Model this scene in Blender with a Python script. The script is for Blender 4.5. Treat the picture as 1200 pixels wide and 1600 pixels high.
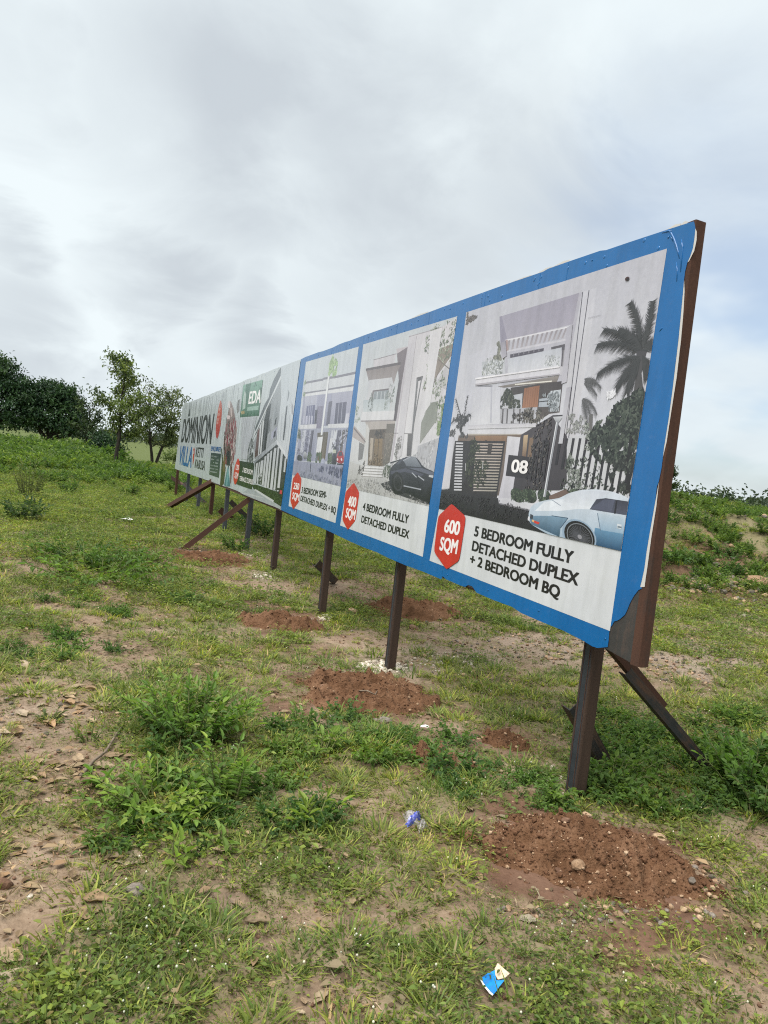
import bpy, math, random
import numpy as np
from math import radians, sin, cos, tan, pi

random.seed(7)
RNG = np.random.default_rng(11)
for o in list(bpy.data.objects):
    bpy.data.objects.remove(o)
SC = bpy.context.scene
COL = SC.collection

# ------------------------------------------------------------------ camera, sky, sun, exposure
F, ROLL, CAMH, LEAN = 1150.0, 0.107, 1.65, radians(2)
PITCH = 0.0632346
cam_d = bpy.data.cameras.new('camera')
cam = bpy.data.objects.new('camera', cam_d)
COL.objects.link(cam)
cam_d.sensor_fit = 'VERTICAL'
cam_d.sensor_height = 24.0
cam_d.sensor_width = 18.0
cam_d.lens = 24.0 * F / 1600.0
cam_d.clip_start = 0.05
cam_d.clip_end = 20000
from mathutils import Matrix, Vector
Uv = Vector((0, sin(PITCH), cos(PITCH)))
Fw = Vector((0, cos(PITCH), -sin(PITCH)))
Xv = Vector((1, 0, 0))
Rt = cos(ROLL) * Xv + sin(ROLL) * Uv
Up = -sin(ROLL) * Xv + cos(ROLL) * Uv
cam.matrix_world = Matrix(((Rt.x, Up.x, -Fw.x, 0), (Rt.y, Up.y, -Fw.y, 0), (Rt.z, Up.z, -Fw.z, CAMH), (0, 0, 0, 1)))
SC.camera = cam

SUN_EL, SUN_AZ = radians(66), radians(-128)        # azimuth measured from +Y towards +X
sun_dir = Vector((sin(SUN_AZ) * cos(SUN_EL), cos(SUN_AZ) * cos(SUN_EL), sin(SUN_EL)))
sl = bpy.data.lights.new('sun', 'SUN')
sl.energy = 1.5
sl.angle = radians(50)
sl.color = (1.0, 0.965, 0.91)
so = bpy.data.objects.new('sun', sl)
COL.objects.link(so)
so.rotation_euler = sun_dir.to_track_quat('Z', 'Y').to_euler()

SC.view_settings.view_transform = 'Standard'
SC.view_settings.look = 'None'
SC.view_settings.gamma = 1.0
SC.view_settings.use_curve_mapping = False
SC.view_settings.exposure = 1.92
SC.cycles.use_denoising = False
SC.cycles.filter_width = 1.15
SKY_STRENGTH = 0.08


def ray(u, v):
    x0 = (u - 600) / F
    y0 = -(v - 800) / F
    x = x0 * cos(ROLL) - y0 * sin(ROLL)
    y = x0 * sin(ROLL) + y0 * cos(ROLL)
    return np.array([x, cos(PITCH) + y * sin(PITCH), -sin(PITCH) + y * cos(PITCH)])


def build_world():
    w = bpy.data.worlds.new('World')
    SC.world = w
    w.use_nodes = True
    nt = w.node_tree
    nt.nodes.clear()
    N = nt.nodes.new
    L = nt.links.new
    out = N('ShaderNodeOutputWorld')
    bg = N('ShaderNodeBackground')
    bg.inputs['Strength'].default_value = SKY_STRENGTH
    L(bg.outputs[0], out.inputs[0])
    sky = N('ShaderNodeTexSky')
    sky.sky_type = 'NISHITA'
    sky.sun_disc = False
    sky.sun_elevation = SUN_EL
    sky.sun_rotation = SUN_AZ
    sky.air_density = 1.0
    sky.dust_density = 1.2
    tc = N('ShaderNodeTexCoord')
    sep = N('ShaderNodeSeparateXYZ')
    L(tc.outputs['Generated'], sep.inputs[0])

    def m(op, a, b=None, c=None, clamp=False):
        n = N('ShaderNodeMath')
        n.operation = op
        n.use_clamp = clamp
        for i, q in enumerate((a, b, c)):
            if q is None:
                continue
            if isinstance(q, (int, float)):
                n.inputs[i].default_value = q
            else:
                L(q, n.inputs[i])
        return n.outputs[0]

    def mr(x, a, b, c, d):
        n = N('ShaderNodeMapRange')
        n.interpolation_type = 'SMOOTHSTEP'
        L(x, n.inputs['Value'])
        for k, q in zip(('From Min', 'From Max', 'To Min', 'To Max'), (a, b, c, d)):
            n.inputs[k].default_value = q
        return n.outputs['Result']
    den = m('ADD', m('MAXIMUM', sep.outputs['Z'], 0.0), 0.34)
    cx = m('DIVIDE', sep.outputs['X'], den)
    cy = m('DIVIDE', sep.outputs['Y'], den)
    comb = N('ShaderNodeCombineXYZ')
    L(cx, comb.inputs[0])
    L(cy, comb.inputs[1])

    def noise(scale, detail, rough, dist=0.0, loc=(0, 0, 0), sc=(1, 1, 1)):
        mp = N('ShaderNodeMapping')
        L(comb.outputs[0], mp.inputs[0])
        mp.inputs['Location'].default_value = loc
        mp.inputs['Scale'].default_value = sc
        n = N('ShaderNodeTexNoise')
        L(mp.outputs[0], n.inputs['Vector'])
        n.inputs['Scale'].default_value = scale
        n.inputs['Detail'].default_value = detail
        n.inputs['Roughness'].default_value = rough
        n.inputs['Distortion'].default_value = dist
        return n
    n1 = noise(1.0, 6, 0.5, 0.25, (3.1, 0.7, 0), (1.0, 0.7, 1))
    n2 = noise(2.3, 9, 0.55, 0.5, (8.3, 4.1, 0))
    n3 = noise(1.6, 4, 0.5, 0.0, (1.3, 9.1, 2))
    # warp the view direction a little so that cloud masses keep ragged edges
    wv = N('ShaderNodeVectorMath')
    wv.operation = 'MULTIPLY_ADD'
    L(n2.outputs['Color'], wv.inputs[0])
    wv.inputs[1].default_value = (0.34, 0.34, 0.34)
    L(tc.outputs['Generated'], wv.inputs[2])
    sub = N('ShaderNodeVectorMath')
    sub.operation = 'SUBTRACT'
    L(wv.outputs[0], sub.inputs[0])
    sub.inputs[1].default_value = (0.17, 0.17, 0.17)

    def blob(u, v, r0, r1, amt):
        dd = ray(u, v)
        dd = dd / np.linalg.norm(dd)
        n = N('ShaderNodeVectorMath')
        n.operation = 'DISTANCE'
        L(sub.outputs[0], n.inputs[0])
        n.inputs[1].default_value = tuple(dd)
        return mr(n.outputs['Value'], r0, r1, amt, 0.0)
    dark = None
    for q in ((390, 140, .03, .26, .8), (590, 230, .02, .22, .75), (800, 300, .0, .2, .5), (60, 60, .0, .16, .5), (150, 110, .0, .12, .55), (240, 450, .0, .10, .7),
              (20, 380, .0, .09, .7), (400, 525, .0, .13, .8), (690, 420, .0, .2, .5), (20, 520, .0, .15, .6), (1060, 120, .0, .1, .45), (560, 470, .0, .16, .4)):
        b = blob(*q)
        dark = b if dark is None else m('MAXIMUM', dark, b)
    base = mr(n1.outputs['Fac'], 0.34, 0.68, 0.24, -0.05)
    fine = mr(n2.outputs['Fac'], 0.36, 0.68, 0.17, -0.15)
    d = m('ADD', m('ADD', m('MULTIPLY', dark, 0.95), base), fine, clamp=True)
    ramp = N('ShaderNodeValToRGB')
    ramp.color_ramp.elements[0].position = 0.0
    ramp.color_ramp.elements[0].color = (2.92, 3.19, 3.29, 1)
    ramp.color_ramp.elements[1].position = 1.0
    ramp.color_ramp.elements[1].color = (2.0, 2.19, 2.36, 1)
    L(d, ramp.inputs[0])
    # a thin veil over blue where the deck breaks, low on the right
    gap = m('ADD', blob(1190, 560, .05, .42, 1.0), blob(900, 320, .0, .16, .35), clamp=True)
    gap = m('MULTIPLY', gap, mr(n3.outputs['Fac'], 0.40, 0.56, 0.56, 0.10))
    skyc = N('ShaderNodeMix')
    skyc.data_type = 'RGBA'
    skyc.blend_type = 'MULTIPLY'
    skyc.inputs['Factor'].default_value = 1.0
    L(sky.outputs[0], skyc.inputs['A'])
    skyc.inputs['B'].default_value = (0.40, 0.45, 0.51, 1)
    mix = N('ShaderNodeMix')
    mix.data_type = 'RGBA'
    L(gap, mix.inputs['Factor'])
    L(ramp.outputs[0], mix.inputs['A'])
    L(skyc.outputs['Result'], mix.inputs['B'])
    L(mix.outputs['Result'], bg.inputs['Color'])


build_world()

# ------------------------------------------------------------------ board frame of reference
_dv = ray(146, 678)
D = _dv / np.linalg.norm(_dv)
D[2] = 0
D /= np.linalg.norm(D)
NF = np.array([-D[1], D[0], 0.0])          # outward normal of the printed face (towards the viewer's side)
OFF = -2.5
TL = tan(LEAN)


def BP(t, z, o=0.0):
    """point of the board: t metres along it, height z, o metres proud of the printed face"""
    return D * t + NF * (OFF - (z - 1.7) * TL + o) + np.array([0, 0, z])


def px2board(u, v):
    r = ray(u, v)
    nn = NF + np.array([0, 0, TL])
    C = np.array([0, 0, CAMH])
    s = (OFF + 1.7 * TL - C @ nn) / (r @ nn)
    X = C + s * r
    return float(X @ D), float(X[2])


def proj(x, y, z):
    """pixel of a world point (arrays) - used to look up how overgrown the plot is there"""
    px = x
    pz = z - CAMH
    f_ = y * cos(PITCH) - pz * sin(PITCH)
    yy = y * sin(PITCH) + pz * cos(PITCH)
    f_ = np.maximum(f_, 0.05)
    X = px / f_
    Y = yy / f_
    a = X * cos(ROLL) + Y * sin(ROLL)
    b = -X * sin(ROLL) + Y * cos(ROLL)
    return 600 + a * F, 800 - b * F


# ------------------------------------------------------------------ noise and terrain
def _hash(ix, iy, s):
    h = (ix.astype(np.int64) * 374761393 + iy.astype(np.int64) * 668265263 + s * 2246822519) & 0xFFFFFFFF
    h = ((h ^ (h >> 13)) * 1274126177) & 0xFFFFFFFF
    return ((h ^ (h >> 16)) & 0xFFFF) / 65535.0


def vnoise(x, y, s=0):
    x = np.asarray(x, float)
    y = np.asarray(y, float)
    ix = np.floor(x)
    iy = np.floor(y)
    fx = x - ix
    fy = y - iy
    fx = fx * fx * (3 - 2 * fx)
    fy = fy * fy * (3 - 2 * fy)
    a = _hash(ix, iy, s)
    b = _hash(ix + 1, iy, s)
    c = _hash(ix, iy + 1, s)
    d = _hash(ix + 1, iy + 1, s)
    return (a * (1 - fx) + b * fx) * (1 - fy) + (c * (1 - fx) + d * fx) * fy


def fbm(x, y, o=4, s=0):
    t = 0
    a = .5
    n = 0
    for i in range(o):
        t = t + a * vnoise(x * 2 ** i + 17.3 * i, y * 2 ** i - 9.1 * i, s + i)
        n += a
        a *= .5
    return t / n


def sstep(a, b, x):
    q = np.clip((x - a) / (b - a), 0, 1)
    return q * q * (3 - 2 * q)


TP, ZP = [], []
for _q in ((902, 1240), (611, 1046), (504, 961), (428, 894), (386, 859), (351, 831), (329.5, 808), (309.5, 797), (291.5, 789), (274.5, 779)):
    _r = ray(*_q)
    _s = (OFF - .115) / (_r @ NF)
    _p = np.array([0, 0, CAMH]) + _s * _r
    TP.append(float(_p @ D))
    ZP.append(float(_p[2]))


def H(x, y):
    x = np.asarray(x, float)
    y = np.asarray(y, float)
    r = np.hypot(x, y)
    t = x * D[0] + y * D[1]
    o = x * NF[0] + y * NF[1] - OFF
    g = np.interp(t, TP, ZP) * np.exp(-(o / 2.2) ** 2) * sstep(1.0, 3.0, t) * (1 - sstep(24, 30, t))
    und = (fbm(x * .45, y * .45, 3, 5) - .5) * .16 * sstep(4, 12, r) * np.exp(-(o / 1.2) ** 2 * 0) * (1 - np.exp(-(o / 1.3) ** 2))
    fine = (fbm(x * 3.1, y * 3.1, 4, 21) - .5) * .05 * (1 - sstep(14, 30, r))
    # spoil bank to the right of the board
    yy = y - .25 * (x - 5) + (fbm(x * .4, y * .4, 3, 61) - .5) * 3.0
    hill = sstep(11.0, 16.5, yy) * (1 - sstep(28, 48, y)) * sstep(-1.0, 5.0, x)
    hill = hill * (1.22 + (fbm(x * .35, y * .35, 3, 31) - .5) * 1.0) + hill * (fbm(x * 1.5, y * 1.5, 4, 33) - .5) * .65
    left = sstep(16, 34, y) * (1 - sstep(48, 70, y)) * sstep(7, 13, -x - .05 * y) * .12
    return g + und + fine + hill + left


def G(u, v):
    r = ray(u, v)
    z = 0.0
    for _ in range(14):
        s = (z - CAMH) / r[2]
        z = .5 * z + .5 * float(H(r[0] * s, r[1] * s))
    return np.array([r[0] * s, r[1] * s, float(H(r[0] * s, r[1] * s))])


def Gv(u, v):
    x0 = (u - 600) / F
    y0 = -(v - 800) / F
    x = x0 * cos(ROLL) - y0 * sin(ROLL)
    y = x0 * sin(ROLL) + y0 * cos(ROLL)
    dy, dz = cos(PITCH) + y * sin(PITCH), -sin(PITCH) + y * cos(PITCH)
    z = np.zeros_like(x)
    for _ in range(14):
        s = (z - CAMH) / dz
        z = .5 * z + .5 * H(x * s, dy * s)
    return np.stack([x * s, dy * s, H(x * s, dy * s)], 1)


COVER_Y = [680, 700, 775, 850, 925, 1000, 1075, 1150, 1225, 1300, 1375, 1450, 1525, 1600]
COVER = np.array([
    [1, 1, 1, 1, 1, 1, 1, 1, 1, 1, 1, 1, 1],
    [1, 1, 1, 1, 1, 1, 1, 1, 1, 1, 1, 1, 1],
    [.9, .95, .95, .9, .9, .9, 1, 1, 1, 1, 1, 1, .9],
    [.8, .95, .75, .42, .5, .75, .85, .95, 1, 1, .9, .8, .75],
    [.35, .45, .8, .75, .55, .45, .5, .75, .8, .8, .8, .9, .9],
    [.9, .55, .2, .5, .55, .4, .3, .35, .4, .3, .3, .4, .65],
    [.35, .45, .7, .85, .7, .2, .25, .5, .55, .6, .35, .45, .7],
    [.12, .15, .7, .95, .8, .75, .55, .35, .5, .7, .8, .9, .95],
    [.25, .25, .85, .95, .8, .75, .7, .6, .5, .7, .9, 1, 1],
    [.7, .7, .9, .9, .8, .8, .55, .4, .2, .2, .3, .6, .55],
    [.6, .5, .6, .7, .35, .7, .6, .5, .12, .1, .1, .35, .4],
    [.55, .65, .8, .35, .2, .55, .6, .55, .65, .6, .5, .4, .4],
    [.6, .75, .8, .6, .25, .3, .5, .7, .5, .5, .55, .5, .4],
    [.5, .8, .8, .6, .3, .15, .3, .5, .6, .6, .6, .5, .5]])


def cover(x, y):
    """0..1: how thickly plants cover the ground at x, y"""
    u, v = proj(x, y, H(x, y))
    cu = np.clip(u / 100.0, 0, 11.999)
    iv = np.interp(v, COVER_Y, np.arange(len(COVER_Y)))
    iv = np.clip(iv, 0, len(COVER_Y) - 1.001)
    a = cu.astype(int)
    b = iv.astype(int)
    fu = cu - a
    fv = iv - b
    c = (COVER[b, a] * (1 - fu) + COVER[b, a + 1] * fu) * (1 - fv) + (COVER[b + 1, a] * (1 - fu) + COVER[b + 1, a + 1] * fu) * fv
    outside = (u < -60) | (u > 1260) | (v > 1680) | (y < 1.0)
    c = np.where(outside, .62, c * .96)
    n = .6 * fbm(x * 1.9, y * 1.9, 3, 41) + .4 * fbm(x * 7.0, y * 7.0, 3, 47)
    n = .55 * n + .2 * fbm(x * 5.5, y * 5.5, 2, 48) + .25 * fbm(x * 15.0, y * 15.0, 2, 49)
    return np.clip(sstep(-.09, .11, c * .98 - .03 - (n - .5) * 2.9 - .49), 0, 1)


# ------------------------------------------------------------------ materials
def lin(c):
    c = np.asarray(c, float) / 255.0
    return tuple(np.where(c <= .04045, c / 12.92, ((c + .055) / 1.055) ** 2.4))


class NT:
    def __init__(self, name, rough=.8, spec=.3):
        self.m = bpy.data.materials.new(name)
        self.m.use_nodes = True
        self.t = self.m.node_tree
        self.b = self.t.nodes['Principled BSDF']
        self.out = self.t.nodes['Material Output']
        self.b.inputs['Roughness'].default_value = rough
        self.b.inputs['Specular IOR Level'].default_value = spec

    def n(self, typ, **k):
        q = self.t.nodes.new(typ)
        for a, v in k.items():
            setattr(q, a, v)
        return q

    def l(self, a, b):
        self.t.links.new(a, b)

    def noise(self, vec, scale, detail=4, rough=.55, dist=0):
        q = self.n('ShaderNodeTexNoise')
        q.inputs['Scale'].default_value = scale
        q.inputs['Detail'].default_value = detail
        q.inputs['Roughness'].default_value = rough
        q.inputs['Distortion'].default_value = dist
        if vec is not None:
            self.l(vec, q.inputs['Vector'])
        return q.outputs['Fac']

    def ramp(self, f, stops):
        q = self.n('ShaderNodeValToRGB')
        e = q.color_ramp.elements
        while len(e) < len(stops):
            e.new(.5)
        for i, (p, c) in enumerate(stops):
            e[i].position = p
            e[i].color = tuple(c) + (1,) if len(c) == 3 else c
        self.l(f, q.inputs[0])
        return q.outputs[0]

    def mix(self, f, a, b, mode='MIX'):
        q = self.n('ShaderNodeMix', data_type='RGBA', blend_type=mode)
        for k, v in (('Factor', f), ('A', a), ('B', b)):
            if isinstance(v, (int, float)):
                q.inputs[k].default_value = v if k == 'Factor' else (v, v, v, 1)
            elif isinstance(v, tuple):
                q.inputs[k].default_value = v + (1,) if len(v) == 3 else v
            else:
                self.l(v, q.inputs[k])
        return q.outputs['Result']

    def math(self, op, a, b=0.0, clamp=False):
        q = self.n('ShaderNodeMath', operation=op, use_clamp=clamp)
        for i, v in enumerate((a, b)):
            if isinstance(v, (int, float)):
                q.inputs[i].default_value = v
            else:
                self.l(v, q.inputs[i])
        return q.outputs[0]

    def bump(self, h, strength=.5, dist=.01, prev=None):
        q = self.n('ShaderNodeBump')
        q.inputs['Strength'].default_value = strength
        q.inputs['Distance'].default_value = dist
        self.l(h, q.inputs['Height'])
        if prev is not None:
            self.l(prev, q.inputs['Normal'])
        return q.outputs[0]

    def pos(self):
        return self.n('ShaderNodeNewGeometry').outputs['Position']

    def obj(self):
        return self.n('ShaderNodeTexCoord').outputs['Object']

    def attr(self, name):
        return self.n('ShaderNodeAttribute', attribute_name=name)


def mat_soil(name, stops, fine=60.0, veg=None, bumpd=.012):
    M = NT(name, .95, .15)
    p = M.pos()
    n1 = M.noise(p, 1.3, 5, .6)
    n2 = M.noise(p, fine, 4, .65)
    n3 = M.noise(p, 9.0, 5, .6)
    f = M.math('ADD', M.math('MULTIPLY', n1, .4), M.math('ADD', M.math('MULTIPLY', n2, .3), M.math('MULTIPLY', n3, .3)))
    c = M.ramp(f, stops)
    if veg:
        a = M.attr('veg')
        g = M.ramp(n2, [(.3, veg[0]), (.7, veg[1])])
        c = M.mix(M.math('MULTIPLY', a.outputs['Fac'], .55), c, g)
        gr = M.attr('red')
        c = M.mix(gr.outputs['Fac'], c, M.ramp(f, [(.35, (.085, .043, .027)), (.65, (.15, .083, .055))]))
        wt = M.attr('pale')
        c = M.mix(M.math('MULTIPLY', wt.outputs['Fac'], .8), c, M.ramp(n2, [(.3, (.17, .13, .10)), (.7, (.36, .30, .25))]))
    M.l(c, M.b.inputs['Base Color'])
    b1 = M.bump(n3, .8, bumpd * 3)
    M.l(M.bump(n2, .7, bumpd * .6, b1), M.b.inputs['Normal'])
    return M.m


MAT_GROUND = mat_soil('field_soil', [(.34, (.110, .074, .049)), (.5, (.205, .146, .100)), (.66, (.305, .232, .168))], 55,
                      ((.060, .075, .024), (.115, .145, .045)))
MAT_RED = mat_soil('red_laterite', [(.34, (.048, .023, .011)), (.5, (.115, .058, .030)), (.66, (.215, .122, .072))], 95, None, .02)


def mat_leaf(name, rough=.55, trans=.46, var=.5, spec=.3, wash=0.0):
    """leaf colour comes from the mesh attribute 'col', shifted a little from plant to plant"""
    M = NT(name, rough, spec)
    a = M.attr('col').outputs['Color']
    rnd = M.n('ShaderNodeObjectInfo').outputs['Random']
    c = M.mix(1.0, a, M.ramp(rnd, [(0, (1 - var * .55, 1 - var * .42, 1 - var * .5)), (.5, (1, 1, 1)), (1, (1 + var * .5, 1 + var * .35, 1 + var * .1))]), 'MULTIPLY')
    n = M.noise(M.pos(), .9, 3)
    c = M.mix(1.0, c, M.ramp(n, [(.3, (.74, .82, .85)), (.7, (1.26, 1.14, 1.0))]), 'MULTIPLY')
    M.l(c, M.b.inputs['Base Color'])
    tr = M.n('ShaderNodeBsdfTranslucent')
    M.l(M.mix(1.0, c, (1.15, 1.25, .7), 'MULTIPLY'), tr.inputs['Color'])
    ms = M.n('ShaderNodeMixShader')
    ms.inputs[0].default_value = trans
    M.l(M.b.outputs[0], ms.inputs[1])
    M.l(tr.outputs[0], ms.inputs[2])
    M.l(ms.outputs[0], M.out.inputs['Surface'])
    return M.m


MAT_LEAF = mat_leaf('weed_leaf', var=.75)
MAT_TREE = mat_leaf('tree_leaf', .5, .2, .1)
MAT_DEAD = mat_leaf('dead_leaf', .8, .12, .25, .2)


def mat_bark(name, a, b):
    M = NT(name, .9, .2)
    p = M.obj()
    mp = M.n('ShaderNodeMapping')
    mp.inputs['Scale'].default_value = (1, 1, .2)
    M.l(p, mp.inputs[0])
    n = M.noise(mp.outputs[0], 18, 5, .6)
    M.l(M.ramp(n, [(.3, a), (.7, b)]), M.b.inputs['Base Color'])
    M.l(M.bump(n, .6, .03), M.b.inputs['Normal'])
    return M.m


MAT_BARK = mat_bark('dark_bark', (.02, .017, .013), (.06, .05, .04))
MAT_TWIG = mat_bark('dry_twig', (.10, .075, .055), (.24, .19, .14))


def mat_stone(name, a, b):
    M = NT(name, .9, .25)
    p = M.pos()
    n = M.noise(p, 25, 5, .6)
    n2 = M.noise(p, 110, 3, .6)
    c = M.ramp(n, [(.3, a), (.7, b)])
    c = M.mix(1.0, c, M.ramp(n2, [(.3, (.75, .72, .7)), (.7, (1.2, 1.2, 1.2))]), 'MULTIPLY')
    rnd = M.n('ShaderNodeObjectInfo').outputs['Random']
    c = M.mix(1.0, c, M.ramp(rnd, [(0, (.7, .65, .6)), (1, (1.2, 1.2, 1.2))]), 'MULTIPLY')
    M.l(c, M.b.inputs['Base Color'])
    M.l(M.bump(n, .6, .012), M.b.inputs['Normal'])
    return M.m


MAT_TAN = mat_stone('tan_stone', (.24, .15, .09), (.42, .31, .21))
MAT_BROWNST = mat_stone('brown_stone', (.10, .055, .035), (.22, .135, .09))
MAT_GREYST = mat_stone('grey_stone', (.08, .07, .06), (.24, .21, .18))
MAT_WHITEST = mat_stone('pale_chip', (.36, .32, .26), (.62, .58, .50))
MAT_REDCLOD = mat_stone('red_clod', (.085, .042, .021), (.18, .095, .053))


def mat_steel(name, dark, rust1, rust2, thr=.5, edge=None, rough=.6):
    """mill-scale steel with rust; edge = half width of the plain strip, rust beyond it"""
    M = NT(name, rough, .35)
    p = M.obj()
    mp = M.n('ShaderNodeMapping')
    mp.inputs['Scale'].default_value = (1, 1, .12)
    M.l(p, mp.inputs[0])
    n1 = M.noise(mp.outputs[0], 22, 6, .65)
    n2 = M.noise(p, 90, 4, .7)
    n3 = M.noise(p, 5, 4, .6)
    rust = M.ramp(M.math('ADD', M.math('MULTIPLY', n2, .5), M.math('MULTIPLY', n1, .5)), [(.35, rust1), (.65, rust2)])
    dk = M.ramp(n3, [(.3, tuple(np.array(dark) * .7)), (.7, tuple(np.array(dark) * 1.35))])
    f = M.math('ADD', M.math('MULTIPLY', n1, .55), M.math('MULTIPLY', n3, .45))
    if edge:
        sx = M.n('ShaderNodeSeparateXYZ')
        M.l(p, sx.inputs[0])
        e = M.math('SUBTRACT', M.math('ABSOLUTE', sx.outputs['X']), edge)
        f = M.math('ADD', f, M.math('MULTIPLY', e, 14.0))
    fac = M.n('ShaderNodeMapRange', interpolation_type='SMOOTHSTEP')
    M.l(f, fac.inputs['Value'])
    fac.inputs['From Min'].default_value = thr - .08
    fac.inputs['From Max'].default_value = thr + .08
    c = M.mix(fac.outputs[0], dk, rust)
    M.l(c, M.b.inputs['Base Color'])
    M.l(M.math('ADD', M.math('MULTIPLY', fac.outputs[0], .3), rough - .12), M.b.inputs['Roughness'])
    M.l(M.bump(n2, .35, .003), M.b.inputs['Normal'])
    return M.m


MAT_POST = mat_steel('post_steel', (.030, .034, .040), (.032, .019, .013), (.062, .037, .025), .58, .026)
MAT_POST2 = mat_steel('grey_post_steel', (.050, .054, .060), (.06, .035, .024), (.10, .06, .04), .70, .04)
MAT_RUST = mat_steel('rust_steel', (.04, .026, .02), (.042, .020, .013), (.080, .037, .023), .40, None, .75)
MAT_BRACE = mat_steel('brace_steel', (.026, .028, .030), (.045, .025, .016), (.09, .050, .031), .50, None, .65)
MAT_BACK = mat_steel('backing_metal', (.036, .034, .033), (.05, .032, .024), (.09, .06, .045), .58, None, .6)


def mat_vinyl(name, color=None, bumpk=1.0, rough=.22):
    """printed vinyl: colour from attribute 'col' or a plain ink; long vertical ripples in the glued film"""
    M = NT(name, rough, .45)
    M.b.inputs['Coat Weight'].default_value = .12
    M.b.inputs['Coat Roughness'].default_value = .12
    p = M.pos()
    dot = M.n('ShaderNodeVectorMath', operation='DOT_PRODUCT')
    M.l(p, dot.inputs[0])
    dot.inputs[1].default_value = tuple(D)
    sp = M.n('ShaderNodeSeparateXYZ')
    M.l(p, sp.inputs[0])
    cb = M.n('ShaderNodeCombineXYZ')
    M.l(dot.outputs['Value'], cb.inputs[0])
    M.l(M.math('MULTIPLY', sp.outputs['Z'], .16), cb.inputs[1])
    n1 = M.noise(cb.outputs[0], 2.2, 4, .55, .3)
    n2 = M.noise(cb.outputs[0], 9.0, 3, .5, .2)
    n3 = M.noise(p, 14, 3, .5)
    # ripples grow where the film was glued badly, at the far white end
    k = M.n('ShaderNodeMapRange')
    M.l(dot.outputs['Value'], k.inputs['Value'])
    k.inputs['From Min'].default_value = 6.0
    k.inputs['From Max'].default_value = 13.0
    k.inputs['To Min'].default_value = .34
    k.inputs['To Max'].default_value = 1.0
    hgt = M.math('ADD', M.math('MULTIPLY', M.math('ADD', M.math('MULTIPLY', n1, .7), M.math('MULTIPLY', n2, .22)), k.outputs[0]), M.math('MULTIPLY', n3, .020))
    M.l(M.bump(hgt, .55 * bumpk, .06), M.b.inputs['Normal'])
    mot = M.ramp(M.noise(p, 3.0, 5, .6), [(.3, (.91, .91, .92)), (.7, (1.05, 1.05, 1.04))])
    strk = M.noise(cb.outputs[0], 11, 4, .6)
    mot = M.mix(1.0, mot, M.ramp(strk, [(.36, (.92, .92, .91)), (.56, (1.02, 1.02, 1.02))]), 'MULTIPLY')
    if color is None:
        c = M.attr('col').outputs['Color']
        pn = M.noise(p, 42, 4, .65)
        c = M.mix(1.0, c, M.ramp(pn, [(.28, (.72, .72, .73)), (.6, (.78, .78, .78)), (.75, (.82, .82, .82))]), 'MULTIPLY')
    else:
        q = M.n('ShaderNodeRGB')
        q.outputs[0].default_value = tuple(color) + (1,)
        c = q.outputs[0]
    c = M.mix(1.0, c, mot, 'MULTIPLY')
    # dust and dried splashes low on the film
    dust = M.math('MULTIPLY', M.ramp(M.noise(p, 30, 6, .7), [(.56, (0, 0, 0)), (.75, (1, 1, 1))]), .06)
    c = M.mix(dust, c, (.34, .30, .26))
    M.l(c, M.b.inputs['Base Color'])
    M.l(M.math('ADD', M.math('MULTIPLY', M.noise(p, 5, 4, .6), .16), rough - .05), M.b.inputs['Roughness'])
    return M.m


MAT_PRINT = mat_vinyl('printed_vinyl')
MAT_BLUE = mat_vinyl('blue_vinyl', (.0015, .105, .31))
MAT_WHITEV = mat_vinyl('white_vinyl', (.40, .44, .46))
MAT_LABEL = mat_vinyl('label_white_vinyl', (.52, .535, .56))
MAT_REDINK = mat_vinyl('red_ink', (.45, .026, .02))
MAT_BLACKINK = mat_vinyl('black_ink', (.008, .009, .012))
MAT_WHITEINK = mat_vinyl('white_ink', (.74, .72, .72))
MAT_BLUEINK = mat_vinyl('blue_ink', (.010, .10, .30))
MAT_PAPER = NT('torn_vinyl_backing', .8, .2)
MAT_PAPER.b.inputs['Base Color'].default_value = (.50, .49, .47, 1)
MAT_PAPER = MAT_PAPER.m


# ------------------------------------------------------------------ object helpers
def add(name, me, parent=None, **props):
    o = bpy.data.objects.new(name, me)
    COL.objects.link(o)
    if parent is not None:
        o.parent = parent
    for k, v in props.items():
        o[k] = v
    return o


def thing(name, label, cat, loc=(0, 0, 0), group=None):
    o = bpy.data.objects.new(name, None)
    COL.objects.link(o)
    o.empty_display_size = .2
    o.location = tuple(loc)
    o['label'] = label
    o['category'] = cat
    if group:
        o['group'] = group
    return o


def mesh(name, verts, faces, mat, cols=None, smooth=False):
    me = bpy.data.meshes.new(name)
    v = np.asarray(verts, float)
    if not isinstance(faces, list):
        faces = faces.tolist()
    me.from_pydata(v.tolist(), [], faces)
    if mat is not None:
        me.materials.append(mat)
    if cols is not None:
        a = me.color_attributes.new('col', 'FLOAT_COLOR', 'POINT')
        c = np.ones((len(v), 4))
        c[:, :3] = cols
        a.data.foreach_set('color', c.ravel())
    if smooth:
        me.polygons.foreach_set('use_smooth', [True] * len(me.polygons))
    me.update()
    return me


def join(parts):
    vs, fs, cs = [], [], []
    k = 0
    for p in parts:
        v, f = p[0], p[1]
        vs.append(v)
        fs += [[i + k for i in q] for q in (f.tolist() if not isinstance(f, list) else f)]
        if len(p) > 2:
            cs.append(np.broadcast_to(p[2], (len(v), 3)))
        k += len(v)
    return np.concatenate(vs), fs, (np.concatenate(cs) if cs else None)


def unit(a):
    a = np.asarray(a, float)
    return a / np.maximum(np.linalg.norm(a, axis=-1, keepdims=True), 1e-9)


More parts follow.
